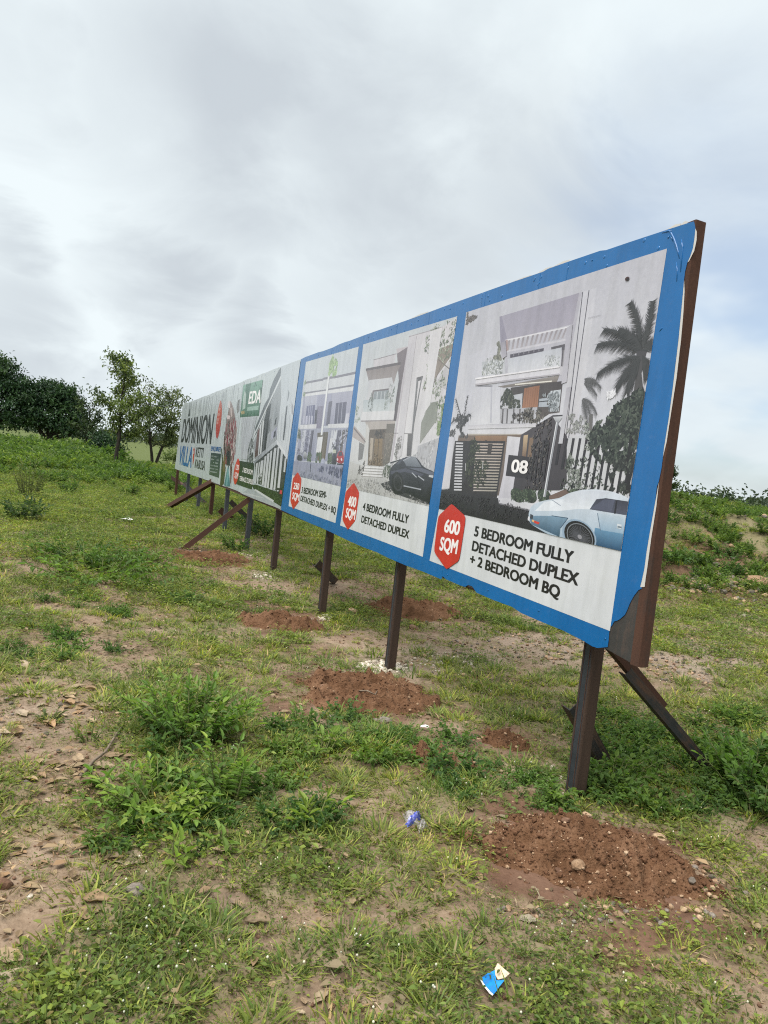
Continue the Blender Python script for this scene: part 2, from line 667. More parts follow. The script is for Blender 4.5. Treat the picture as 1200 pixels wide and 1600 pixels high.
def leaves(P, Dr, Nn, L, W, c0, bend=.25, cv=.18, rng=RNG):
    """many elliptical folded leaves; c0 (n,3) colours"""
    P = np.asarray(P, float)
    n = len(P)
    Dr = unit(Dr)
    S = unit(np.cross(Dr, Nn))
    Nn = unit(np.cross(S, Dr))
    L = np.broadcast_to(L, (n,))[:, None]
    W = np.broadcast_to(W, (n,))[:, None]
    dn = -Nn
    v = np.empty((n, 6, 3))
    v[:, 0] = P
    v[:, 1] = P + Dr * L * .33 + S * W * .5 + Nn * W * .16
    v[:, 2] = P + Dr * L * .70 + S * W * .36 + Nn * W * .12 + dn * L * bend * .4
    v[:, 3] = P + Dr * L + dn * L * bend
    v[:, 4] = P + Dr * L * .70 - S * W * .36 + Nn * W * .12 + dn * L * bend * .4
    v[:, 5] = P + Dr * L * .33 - S * W * .5 + Nn * W * .16
    b = np.arange(n)[:, None] * 6
    f = np.concatenate([b + [0, 1, 2, 3], b + [0, 3, 4, 5]])
    c = np.broadcast_to(c0, (n, 3)) * (1 + (rng.random((n, 1)) - .5) * 2 * cv)
    return v.reshape(-1, 3), f, np.repeat(c, 6, axis=0)


def blades(P, Dr, L, W, droop, c0, rng=RNG, cv=.2):
    n = len(P)
    Dr = unit(Dr)
    hz = Dr.copy()
    hz[:, 2] = 0
    hz = unit(hz + 1e-6)
    S = np.stack([-hz[:, 1], hz[:, 0], np.zeros(n)], 1)
    L = np.broadcast_to(L, (n,))[:, None]
    W = np.broadcast_to(W, (n,))[:, None]
    dr = np.broadcast_to(droop, (n,))[:, None]
    v = np.empty((n, 7, 3))
    for i, s in enumerate((0, .35, .7)):
        c = P + Dr * L * s + hz * L * dr * s * s * .5 - np.array([0, 0, 1]) * L * dr * s * s * .55
        w = W * (.5, .45, .3)[i]
        v[:, 2 * i] = c - S * w
        v[:, 2 * i + 1] = c + S * w
    v[:, 6] = P + Dr * L + hz * L * dr * .5 - np.array([0, 0, 1]) * L * dr * .55
    b = np.arange(n)[:, None] * 7
    q = np.concatenate([b + [0, 1, 3, 2], b + [2, 3, 5, 4]]).tolist() + (b + [4, 5, 6]).tolist()
    c = np.broadcast_to(c0, (n, 3)) * (1 + (rng.random((n, 1)) - .5) * 2 * cv)
    return v.reshape(-1, 3), q, np.repeat(c, 7, axis=0)


def tube(pts, rad, seg=6, cap=True):
    pts = np.asarray(pts, float)
    n = len(pts)
    rad = np.broadcast_to(rad, (n,))
    tg = unit(np.gradient(pts, axis=0))
    ref = np.array([.31, .17, .93])
    if abs(tg[0] @ ref) > .9:
        ref = np.array([1., 0, 0])
    a = unit(np.cross(tg, ref))
    b = np.cross(tg, a)
    th = np.arange(seg) * 2 * pi / seg
    v = (pts[:, None] + rad[:, None, None] * (a[:, None] * np.cos(th)[None, :, None] + b[:, None] * np.sin(th)[None, :, None])).reshape(-1, 3)
    f = []
    for i in range(n - 1):
        for j in range(seg):
            k = (j + 1) % seg
            f.append([i * seg + j, i * seg + k, (i + 1) * seg + k, (i + 1) * seg + j])
    if cap:
        f.append(list(range(seg))[::-1])
        f.append([(n - 1) * seg + j for j in range(seg)])
    return v, f


def boxv(lo, hi):
    x0, y0, z0 = lo
    x1, y1, z1 = hi
    v = np.array([[x0, y0, z0], [x1, y0, z0], [x1, y1, z0], [x0, y1, z0], [x0, y0, z1], [x1, y0, z1], [x1, y1, z1], [x0, y1, z1]], float)
    f = [[0, 3, 2, 1], [4, 5, 6, 7], [0, 1, 5, 4], [1, 2, 6, 5], [2, 3, 7, 6], [3, 0, 4, 7]]
    return v, f


def frame_matrix(o, x, z):
    x = Vector(x).normalized()
    z = Vector(z).normalized()
    y = z.cross(x).normalized()
    x = y.cross(z).normalized()
    return Matrix(((x.x, y.x, z.x, o[0]), (x.y, y.y, z.y, o[1]), (x.z, y.z, z.z, o[2]), (0, 0, 0, 1)))


def rock(seed, sub=2, rough=.28, flat=.7):
    """an irregular stone about 1 across, standing on z=0"""
    import bmesh
    bm = bmesh.new()
    bmesh.ops.create_icosphere(bm, subdivisions=sub, radius=.5)
    r = np.random.default_rng(seed)
    pl = unit(r.normal(size=(9, 3)))
    dd = .5 * (1 - r.random(9) * rough * 1.3)
    for v in bm.verts:
        p = np.array(v.co)
        for q, k in zip(pl, dd):
            s = p @ q
            if s > k:
                p = p - q * (s - k) * .85
        p = p * (1 + (r.random() - .5) * rough * .25)
        p[2] = p[2] * flat
        v.co = p
    vs = np.array([v.co[:] for v in bm.verts])
    fs = [[q.index for q in f.verts] for f in bm.faces]
    bm.free()
    vs[:, 2] -= vs[:, 2].min() * .75
    return vs, fs


# ------------------------------------------------------------------ ground
def build_ground():
    fov = np.radians(np.arange(-36, 36.01, .22))
    rest = np.radians(np.linspace(36, 324, 90)[1:-1])
    ang = np.concatenate([fov, rest])
    rr = [.4]
    while rr[-1] < 4000:
        r = rr[-1]
        k = 1.09 if r < 1.6 else (1.0085 if r < 16 else (1.02 if r < 60 else 1.12))
        rr.append(r * k)
    rr = np.array(rr)
    A, R = np.meshgrid(ang, rr)
    x = R * np.sin(A)
    y = R * np.cos(A)
    z = H(x, y)
    c = cover(x, y)
    near = 1 - sstep(9, 22, R)
    veg = c * (.55 + .45 * (1 - near))
    veg = np.maximum(veg, 1.8 * sstep(22, 48, R))
    z = z + c * .012 * near
    nr, na = x.shape
    v = np.stack([x, y, z], -1).reshape(-1, 3)
    v = np.vstack([v, [[0, 0, float(H(0, 0))]]])
    i = np.arange(nr - 1)[:, None] * na
    j = np.arange(na)[None]
    j2 = (j + 1) % na
    f = np.stack([i + j, i + j2, i + na + j2, i + na + j], -1).reshape(-1, 4)[:, ::-1].tolist()
    f += [[len(v) - 1, (k + 1) % na, k] for k in range(na)]
    me = mesh('ground', v, f, MAT_GROUND, None, True)
    red = np.zeros(len(v))
    pale = np.zeros(len(v))
    for (u, w, rad, s) in ((930, 1350, .75, .9), (580, 1085, .95, .8), (440, 970, .9, .8), (315, 868, 1.5, .7), (690, 1188, .4, .7), (640, 950, 1.2, .6), (785, 1158, .4, .6), (470, 1015, .5, .4),
                           (640, 790, 2, .2), (330, 850, 1.5, .5), (1140, 890, 2.2, .75), (1080, 915, 1.2, .7), (1190, 850, 1.6, .6)):
        p = G(u, w)
        d = np.hypot(v[:, 0] - p[0], v[:, 1] - p[1]) / rad
        d = d + (fbm(v[:, 0] * 4, v[:, 1] * 4, 4, 77) - .5) * 1.5
        red = np.maximum(red, s * (1 - sstep(.55, 1.0, d)))
    for (u, w, rad, s) in ((1020, 1010, 1.0, .6), (1120, 1040, .9, .6), (850, 1010, 1.0, .5), (720, 1030, .8, .5), (60, 1120, .5, .25), (420, 900, .5, .6), (395, 866, .8, .6), (600, 1042, .35, .8), (1180, 890, .8, .5),
                           (590, 1030, .5, .3), (860, 1215, .2, .5), (340, 1430, .3, .15)):
        p = G(u, w)
        d = np.hypot(v[:, 0] - p[0], v[:, 1] - p[1]) / rad
        d = d + (fbm(v[:, 0] * 4, v[:, 1] * 4, 3, 79) - .5) * 1.1
        pale = np.maximum(pale, s * (1 - sstep(.4, 1.0, d)))
    vg = np.append(veg.ravel(), 0.5)
    for nm, ar in (('veg', vg), ('red', red), ('pale', pale)):
        a = me.attributes.new(nm, 'FLOAT', 'POINT')
        a.data.foreach_set('value', ar.astype(np.float32))
    return add('ground', me, kind='structure')


build_ground()

# ------------------------------------------------------------------ the billboard
BB = thing('billboard', 'long roadside billboard on rusty steel posts with blue framed house adverts', 'billboard', (0, 0, 0))


def K(x0, y0, s):
    return lambda pts: [(x0 + x / s, y0 + y / s) for x, y in pts]


K1 = K(660, 330, 1008 / 460)
K2 = K(700, 460, 1200 / 350)
K3 = K(660, 760, 1200 / 340)
K4 = K(540, 480, 758 / 180)
K5 = K(430, 480, 1143 / 300)
K6 = K(440, 530, 693 / 130)
KA = K(360, 580, 873 / 120)
KC = K(270, 620, 10)


def clip(poly, quad):
    """keep what lies inside a convex quad (board coordinates)"""
    q = np.asarray(quad, float)
    area = sum(q[i][0] * q[(i + 1) % len(q)][1] - q[(i + 1) % len(q)][0] * q[i][1] for i in range(len(q)))
    if area < 0:
        q = q[::-1]
    out = [np.asarray(p, float) for p in poly]
    for i in range(len(q)):
        a, b = q[i], q[(i + 1) % len(q)]
        e = b - a
        ins = lambda p: e[0] * (p[1] - a[1]) - e[1] * (p[0] - a[0]) >= 0
        res = []
        for j in range(len(out)):
            p, r = out[j], out[(j + 1) % len(out)]
            ip, ir = ins(p), ins(r)
            if ip:
                res.append(p)
            if ip != ir:
                d1 = e[0] * (p[1] - a[1]) - e[1] * (p[0] - a[0])
                d2 = e[0] * (r[1] - a[1]) - e[1] * (r[0] - a[0])
                s = d1 / (d1 - d2)
                res.append(p + (r - p) * s)
        out = res
        if len(out) < 3:
            return []
    return out


def hexa(pts, k=.13):
    q = []
    for i in range(len(pts)):
        a, b, c = (np.array(pts[(i + d) % len(pts)], float) for d in (-1, 0, 1))
        p, r = b + (a - b) * k, b + (c - b) * k
        q += [tuple(p), tuple(p * .3 + b * .5 + r * .2), tuple(r * .3 + b * .5 + p * .2), tuple(r)]
    return q


class Picture:
    """a print: coloured shapes laid one over the other as thin films"""

    def __init__(self, name, quad_px, o0=.003):
        self.name = name
        self.q = [px2board(*p) for p in quad_px]
        self.v, self.f, self.c = [], [], []
        self.o = o0
        self.step = .000008

    def poly(self, pts_px, c, c2=None, raw=False, o=None, gain=1.0):
        b = pts_px if raw else [px2board(*p) for p in pts_px]
        b = clip(b, self.q)
        if len(b) < 3:
            return
        if o is None:
            self.o += self.step
            o = self.o
        c = np.array(lin(c)) * gain
        c2 = c if c2 is None else np.array(lin(c2)) * gain
        zs = [p[1] for p in b]
        lo, hi = min(zs), max(zs)
        k = len(self.v)
        ar = sum(b[i][0] * b[(i + 1) % len(b)][1] - b[(i + 1) % len(b)][0] * b[i][1] for i in range(len(b)))
        if ar > 0:
            b = b[::-1]
        for p in b:
            self.v.append(BP(p[0], p[1], o))
            s = (p[1] - lo) / max(hi - lo, 1e-6)
            self.c.append(c * s + c2 * (1 - s))
        self.f.append(list(range(k, k + len(b))))

    def line(self, a, b, w, c):
        """w in board metres"""
        p, q = np.array(px2board(*a)), np.array(px2board(*b))
        e = q - p
        e = np.array([-e[1], e[0]]) / max(np.hypot(*e), 1e-6) * w / 2
        self.poly([p + e, q + e, q - e, p - e], c, raw=True)

    def ellipse(self, cpx, rt, rz, c, c2=None, a0=0, a1=360, n=20):
        t, z = px2board(*cpx)
        pts = [(t + rt * cos(radians(a0 + (a1 - a0) * i / n)), z + rz * sin(radians(a0 + (a1 - a0) * i / n))) for i in range(n if a1 - a0 >= 360 else n + 1)]
        self.poly(pts, c, c2, raw=True)

    def disc(self, cpx, rx, ry, c, c2=None, slope=.3, n=24):
        x, y = cpx
        self.poly([(x + rx * cos(2 * pi * i / n), y + ry * sin(2 * pi * i / n) + slope * rx * cos(2 * pi * i / n)) for i in range(n)], c, c2)

    def foliage(self, region_px, n, size, cols, seed, thick=.00006, hole=.35):
        r = np.random.default_rng(seed)
        b = np.array([px2board(*p) for p in region_px])
        lo, hi = b.min(0), b.max(0)
        made = 0
        tries = 0
        size *= .62
        n = int(n * 1.9)
        o0 = self.o
        while made < n and tries < n * 12:
            tries += 1
            p = lo + (hi - lo) * r.random(2)
            ins = False
            for i in range(len(b)):
                a, c = b[i], b[i - 1]
                if (a[1] > p[1]) != (c[1] > p[1]) and p[0] < (c[0] - a[0]) * (p[1] - a[1]) / (c[1] - a[1]) + a[0]:
                    ins = not ins
            if not ins or float(fbm(p[0] * 14, p[1] * 14, 2, seed)) < .28 + .45 * hole:
                continue
            made += 1
            th = r.random() * 6.28
            s = size * (.5 + r.random())
            d = np.array([cos(th), sin(th)]) * s
            e = np.array([-d[1], d[0]]) * (.3 + .3 * r.random())
            self.poly([p - d, p + e, p + d, p - e], cols[r.integers(len(cols))], raw=True, o=o0 + thick * (.1 + .9 * made / n), gain=.8 + .5 * r.random())
        self.o = o0 + thick

    def frond(self, base, mid, tip, n, leaf, c):
        """palm frond along a curve with hanging leaflets"""
        b, m_, t_ = (np.array(px2board(*q)) for q in (base, mid, tip))
        prev = None
        o0 = self.o
        for i in range(n + 1):
            s = i / n
            p = b * (1 - s) ** 2 + 2 * m_ * s * (1 - s) + t_ * s * s
            if prev is not None:
                d = p - prev
                d = d / max(np.hypot(*d), 1e-6)
                nn = np.array([-d[1], d[0]])
                for sg in (1, -1):
                    tipp = p + (d * .8 + nn * sg * .65) * leaf * (1.05 - .65 * abs(s - .35)) * (.7 + .5 * random.random()) + np.array([0, -.3 * leaf])
                    w = d * leaf * .05
                    self.poly([p - w, p + w, tipp], c, raw=True, o=o0 + .00003 * (s * .5 + (.5 if sg > 0 else 0)), gain=.75 + .5 * random.random())
                e = nn * .004
                self.poly([prev - e, prev + e, p + e, p - e], c, raw=True, o=o0 + .000032 + .000006 * s)
            prev = p
        self.o = o0 + .00004

    def build(self, parent, mat=None, name='picture'):
        me = mesh(name, np.array(self.v), self.f, mat or MAT_PRINT, np.array(self.c))
        return add(name, me, parent)


def board_poly(name, pts, mat, parent, o, thick=0.0, raw=False, **props):
    """one flat sheet of the board, cut to an outline (t, z); thick > 0 gives it depth towards the back"""
    b = pts if raw else [px2board(*p) for p in pts]
    ar = sum(b[i][0] * b[(i + 1) % len(b)][1] - b[(i + 1) % len(b)][0] * b[i][1] for i in range(len(b)))
    if ar > 0:
        b = b[::-1]
    n = len(b)
    v = [BP(p[0], p[1], o) for p in b]
    f = [list(range(n))]
    if thick:
        v += [BP(p[0], p[1], o - thick) for p in b]
        f.append(list(range(2 * n - 1, n - 1, -1)))
        f += [[i, i + n, (i + 1) % n + n, (i + 1) % n] for i in range(n)]
    return add(name, mesh(name, v, f, mat), parent, **props)


def lettering(text, bl, br, tl, mat, parent, o, bold=.028, name='lettering', slant=0.0, color=None):
    """flat printed words between two baseline pixels, cap height from tl"""
    cu = bpy.data.curves.new('lettering', 'FONT')
    cu.body = text
    cu.resolution_u = 5
    ob = bpy.data.objects.new('lettering', cu)
    COL.objects.link(ob)
    dg = bpy.context.evaluated_depsgraph_get()
    dg.update()
    me0 = bpy.data.meshes.new_from_object(ob.evaluated_get(dg))
    v = np.array([q.co[:] for q in me0.vertices])
    f = [list(p.vertices) for p in me0.polygons]
    bpy.data.objects.remove(ob)
    bpy.data.curves.remove(cu)
    bpy.data.meshes.remove(me0)
    x0, x1 = v[:, 0].min(), v[:, 0].max()
    capH = .73
    (t0, z0), (t1, z1), (t2, z2) = px2board(*bl), px2board(*br), px2board(*tl)
    W, FF = [], []
    b = bold * 1.15
    for q, (dx, dy) in enumerate(((0, 0), (-b, 0), (b, 0), (-b * .8, b * .5), (b * .8, b * .5), (-b * .8, -b * .5), (b * .8, -b * .5))):
        s = (v[:, 0] + dx - x0 + b) / (x1 - x0 + 2 * b)
        hz = (v[:, 1] * (1 - b * .7) + dy + b * .25) / capH
        T = t0 + (t1 - t0) * s
        Z = z0 + (z1 - z0) * s + (z2 - z0) * hz
        FF += [[i + q * len(v) for i in p] for p in f]
        W += [BP(a, c_, o + q * .00002) for a, c_ in zip(T, Z)]
    me = mesh(name, np.array(W), FF, mat)
    return add(name, me, parent)


def rounded(pts, it=2):
    for _ in range(it):
        q = []
        for i in range(len(pts)):
            a, b = np.array(pts[i]), np.array(pts[(i + 1) % len(pts)])
            q += [tuple(a * .75 + b * .25), tuple(a * .25 + b * .75)]
        pts = q
    return pts


ZT, ZB = 2.93, .845
T_NEAR, T_FAR = 2.68, 24.15
T12, T23, T01 = px2board(720, 700)[0], px2board(553, 700)[0], px2board(452, 700)[0]

_TT = sorted(px2board(*q) for q in ((1086, 345), (985, 378), (889, 410), (760, 456), (668, 489), (575, 522), (520, 543), (475, 559.5), (437, 573.5), (380, 596), (330, 615.5), (288, 632)))
_BB = sorted(px2board(*q) for q in ((945, 1012), (800, 948), (720, 916), (624, 879), (528, 837), (440, 797), (396, 776.5), (343, 757), (310, 745.5), (275, 733)))


def ztop(t):
    return float(np.interp(t, [q[0] for q in _TT], [q[1] for q in _TT])) + .008 * (float(vnoise(t * 1.3, 0, 3)) - .5) + .008 * (vnoise(t * 1.6, 4, 3) > .6)


def zbot(t):
    return float(np.interp(t, [q[0] for q in _BB], [q[1] for q in _BB]))


def topline(a, b, n=14):
    return [(t, ztop(t)) for t in np.linspace(a, b, n)]


def botline(a, b, n=8):
    return [(t, zbot(t) + .012 * (float(vnoise(t * 2.1, 9, 3)) - .5)) for t in np.linspace(a, b, n)]


# backing sheets, frame rails and the rusty end of the frame
edge_r = [px2board(1086, 345), px2board(996, 1035)]
tR = lambda z: edge_r[1][0] + (edge_r[0][0] - edge_r[1][0]) * (z - edge_r[1][1]) / (edge_r[0][1] - edge_r[1][1])
seams = [2.44 * i + 5.1 for i in range(8)]
xs = [None] + seams + [T_FAR]
for i in range(len(xs) - 1):
    a, b = xs[i], xs[i + 1]
    ta = tR(1.0) if a is None else a
    lo = [(tR(.83), .83), (tR(ztop(ta) - .006), ztop(ta) - .006)] if a is None else [(a + .002, zbot(a) + .006), (a + .002, ztop(a) - .006)]
    low = [(b, zbot(b) + .006)] if a is not None else [(t_, zbot(t_) + .018) for t_ in np.linspace(b, px2board(925, 1004)[0], 9)] + [px2board(940, 1010)]
    board_poly('backing_sheet', [lo[0], lo[1], (b, ztop(b) - .006)] + low, MAT_BACK, BB, -.001, .004, raw=True)


def bar(name, p, q, w, h, mat, parent=BB, up=None, bevel=.004, prof=None, **props):
    """steel member from p to q; local x across, local z along. prof: closed outline in x, y"""
    p, q = np.asarray(p, float), np.asarray(q, float)
    L = np.linalg.norm(q - p)
    if prof is None:
        e = bevel
        prof = [(-w / 2 + e, -h / 2), (w / 2 - e, -h / 2), (w / 2, -h / 2 + e), (w / 2, h / 2 - e), (w / 2 - e, h / 2), (-w / 2 + e, h / 2), (-w / 2, h / 2 - e), (-w / 2, -h / 2 + e)]
    n = len(prof)
    nz = max(2, int(L / .25))
    v = [(x, y, L * k / nz) for k in range(nz + 1) for x, y in prof]
    f = [list(range(n))[::-1], [nz * n + i for i in range(n)]]
    for k in range(nz):
        f += [[k * n + i, k * n + (i + 1) % n, (k + 1) * n + (i + 1) % n, (k + 1) * n + i] for i in range(n)]
    o = add(name, mesh(name, v, f, mat), parent, **props)
    o.matrix_world = frame_matrix(p, up if up is not None else D, q - p)
    return o


DB = -D
WD = .055
for z, z2 in ((ztop(2.7) - .04, ztop(24) - .05), ((ZT + ZB) / 2, (ZT + ZB) / 2), (zbot(3) + .04, zbot(24) + .05)):
    bar('frame_rail', BP(tR(z) + WD, z, -.006 - .0275), BP(T_FAR - WD, z2, -.006 - .0275), .055, .055, MAT_RUST, up=NF)
bar('end_frame', BP(tR(.826) + .024, .826, -.034), BP(tR(2.952) + .024, 2.952, -.034), .058, .066, MAT_RUST, up=D)
bar('end_frame', BP(T_FAR - .02, zbot(24) + .004, -.034), BP(T_FAR - .02, ztop(24) - .01, -.034), .05, .056, MAT_RUST, up=D)

# posts: two channels welded toe to toe, so the face shows a flat web between rounded rusty corners
CH = [(-.034, -.040), (.034, -.040), (.041, -.037), (.045, -.030), (.045, .030), (.041, .037), (.034, .040), (-.034, .040), (-.041, .037), (-.045, .030), (-.045, -.030), (-.041, -.037)]
POSTMATS = [MAT_POST, MAT_POST, MAT_POST, MAT_POST, MAT_POST2, MAT_POST2, MAT_RUST, MAT_POST2, MAT_POST2, MAT_RUST]
posts = []
for i, t in enumerate(TP):
    base = D * t + NF * (OFF - .10)
    base = np.array([base[0], base[1], float(H(base[0], base[1])) - .3])
    top = BP(t, ZT - .2, -.11)
    tt = D * t + NF * (OFF - .105)
    top = np.array([tt[0], tt[1], 1.45])
    pr = CH if i < 5 else [(x * .95, y) for x, y in CH]
    o = bar('post', base, top, 0, 0, POSTMATS[i], up=D, prof=pr)
    if i < 5:       # weld beads and mill lips down both edges of the web
        Lp = float(np.linalg.norm(top - base))
        rw = np.random.default_rng(i)
        for yy in (-.0405, .0405):
            for xx in (-.023, .023):
                zs = np.linspace(.05, Lp - .02, 60)
                v, f = tube([(xx + (rw.random() - .5) * .0016, yy, z_) for z_ in zs], .0022 + .0014 * rw.random(60), 5)
                add('weld_seam', mesh('weld_seam', v, f, MAT_RUST, None, True), o)
    posts.append(base)
    # upper part of the post follows the leaning board
    bar('post_head', top + np.array([0, 0, -.02]), BP(t, ZT - .12, -.115), .07, .06, MAT_RUST, up=D)


def angle_iron(name, p, q, size, mat, up, th=.007, flip=1, **props):
    s = size
    prof = [(0, 0), (s, 0), (s, th), (th, th), (th, s), (0, s)]
    if flip < 0:
        prof = [(-x, y) for x, y in prof][::-1]
    return bar(name, p, q, 0, 0, mat, up=up, prof=prof, **props)


def gpt(u, v, dz=-.12):
    p = G(u, v)
    return p + np.array([0, 0, dz])


# braces behind the board
pz = lambda t, z, o=-.06: BP(t, z, o)
def pt_at(u, v, o):
    """point on the plane o metres in front of / behind the board face, seen at a pixel"""
    r = ray(u, v)
    s = (OFF + o) / (r @ NF)
    return np.array([0, 0, CAMH]) + s * r


e1 = gpt(1118, 1210, -.04)
s1 = pt_at(938, 1010, -.2)
dirn = e1 - s1
angle_iron('brace', s1 - dirn * .12 + np.array([0, 0, .045]), s1 + dirn * .50 + np.array([0, 0, .03]), .062, MAT_RUST, np.cross(dirn, NF), label='rusty upper length of the near brace')
angle_iron('brace', s1 + dirn * .2, e1, .058, MAT_BRACE, np.cross(dirn, NF))


angle_iron('brace', pt_at(890, 1110, -.22), gpt(945, 1196, -.04), .085, MAT_BRACE, np.cross(dirn, NF))
e = gpt(522, 912, -.02)
angle_iron('brace', pt_at(492, 885, -.2), e, .10, MAT_BRACE, np.cross(dirn, NF))
angle_iron('brace', pt_at(357, 786, -.2), gpt(413, 830), .10, MAT_BRACE, np.cross(dirn, NF))
angle_iron('brace', pt_at(340, 800, -.2), gpt(361, 813, -.05), .14, MAT_RUST, np.cross(dirn, NF))
angle_iron('brace', pt_at(285, 757, -.2), gpt(326, 790), .12, MAT_BRACE, np.cross(dirn, NF))
angle_iron('brace', pt_at(268, 750, -.2), pt_at(282, 758, -.3), .16, MAT_RUST, np.cross(dirn, NF))
# braces propping the printed side
e = gpt(267, 857)
s = pt_at(387, 777, .02)
angle_iron('brace', s, e, .085, MAT_RUST, np.cross(e - s, NF))
e = gpt(248, 794)
s = pt_at(331, 754, .02)
angle_iron('brace', s, e, .10, MAT_RUST, np.cross(e - s, NF))

# ---- vinyl sheets with their ragged edges
top_edge = []
r_ = np.random.default_rng(5)
for t in np.arange(24.1, 2.9, -.35):
    top_edge.append((t, ZT + .004 + r_.random() * .012))
O_V = .002


# near blue sheet: torn right edge traced, loose flap over the frame at the top
right_px = [(1085, 346), (1087, 356), (1085.5, 372), (1083, 388), (1079, 400), (1074.5, 410), (1071, 424), (1069.3, 437), (1068, 452), (1066.5, 468), (1063.5, 500), (1060.6, 530), (1056, 568), (1051, 610),
            (1045, 655), (1037.8, 700), (1034.5, 730), (1030, 752), (1027, 760), (1024, 785), (1016, 830), (1011, 860), (1007, 890), (1003, 908), (1000.5, 917), (1004, 919), (998, 922), (991, 931), (985, 942), (981, 952), (977, 960.5),
            (969, 967.5), (964.5, 970), (960, 971), (957, 977), (953, 982), (951.5, 1000), (950, 1011)]
right = [px2board(*p) for p in right_px]
bot_px = [(934, 1012.5), (926, 1010), (913, 1002), (880, 985), (845, 971), (815, 958), (800, 948), (770, 937), (745, 926), (738, 916), (732, 914), (727, 917), (720, 915), (697, 905), (692, 900), (686, 901)]
bot = [px2board(*p) for p in bot_px]
bot = [p for p in bot if p[0] < T12 - .01]
near = topline(T12 - .001, right[0][0] + .03, 40) + right + bot + [(T12 - .001, zbot(T12))]
P3 = board_poly('poster', near, MAT_BLUE, BB, O_V, raw=True, label='near blue poster for the five bedroom house, torn at its lower corner')
P2 = board_poly('poster', topline(T23 - .001, T12 + .001) + botline(T12 + .001, T23 - .001), MAT_BLUE, BB, O_V, raw=True, label='middle blue poster for the four bedroom house')
P1 = board_poly('poster', topline(T01 - .001, T23 + .001) + botline(T23 + .001, T01 - .001), MAT_BLUE, BB, O_V, raw=True, label='farthest blue poster for the three bedroom house')
P0 = board_poly('poster', topline(T_FAR, T01 + .001, 40) + botline(T01 + .001, T_FAR, 30), MAT_WHITEV, BB, O_V, raw=True, label='far white poster with the estate name, a family and a grey roofed house')

# white torn backing along the right edge
wl = [(1087, 357), (1089, 362), (1088.8, 375), (1085, 392), (1077, 408), (1074.5, 410.5), (1083, 388), (1085.5, 371)]
board_poly('torn_backing', wl, MAT_PAPER, P3, .0012)
board_poly('torn_backing', [(1069.3, 437), (1070, 455), (1068, 490), (1064.5, 530), (1057.5, 590), (1052, 625), (1045, 670), (1042, 690), (1036, 715), (1037.8, 700), (1045, 655), (1051, 610), (1060.6, 530), (1066.5, 468)], MAT_PAPER, P3, .0012)
board_poly('torn_backing', [(1030, 753), (1026, 790), (1018, 840), (1012, 885), (1009, 905), (1007.5, 917), (1000.5, 917.5), (1003, 908), (1011, 860), (1016, 830), (1024, 785)], MAT_PAPER, P3, .0012)
# folded slivers of film above the top edge
for a, b, hh in ((1062, 1074, .012), (1040, 1064, .012), (862, 890, .012), (838, 862, .007), (640, 669, .010), (800, 830, .006)):
    y = lambda u: 345 + (1085 - u) * .345
    (t0, _), (t1, _) = px2board(a, y(a)), px2board(b, y(b))
    board_poly('torn_backing', [(t0, ztop(t0) - .02), (t0, ztop(t0) + .002), (t0 * .4 + t1 * .6, ztop(t1) + .004 + hh), (t1, ztop(t1) + .002 + hh * .7), (t1, ztop(t1) - .02)], MAT_PAPER, P3 if a > 720 else P2, -.0003, raw=True)


# vinyl overlap seams
def seam(t, parent):
    v, f = boxv((0, 0, 0), (1, 1, 1))
    w = []
    for p in v:
        zl = ztop(t) - .11 if parent is not P0 else zbot(t) + .008
        w.append(BP(t + p[0] * .010, zl + p[2] * (ztop(t) - zl - .004), .0021 + p[1] * .0009))
    add('film_seam', mesh('film_seam', w, f, MAT_BLUE if parent is not P0 else MAT_WHITEV), parent)


# white label boards and pictures
def panel(parent, tl, tr, br, bl, pl, pr, badge, b1, b2, caps, draw, name):
    board_poly('caption_panel', [pl, pr, br, bl], MAT_LABEL, parent, .0026)
    P = Picture(name, [tl, tr, pr, pl])
    draw(P)
    P.build(parent)
    o = P.o + .0003
    global P3_TOP
    P3_TOP = o
    board_poly('badge', hexa(badge), MAT_REDINK, parent, o)
    for tx, a, b, c in (b1, b2):
        lettering(tx, a, b, c, MAT_WHITEINK, parent, o + .0002, .036)
    for tx, a, b, c in caps:
        lettering(tx, a, b, c, MAT_BLACKINK, parent, .0032, .040)


SKY3 = (196, 196, 206)


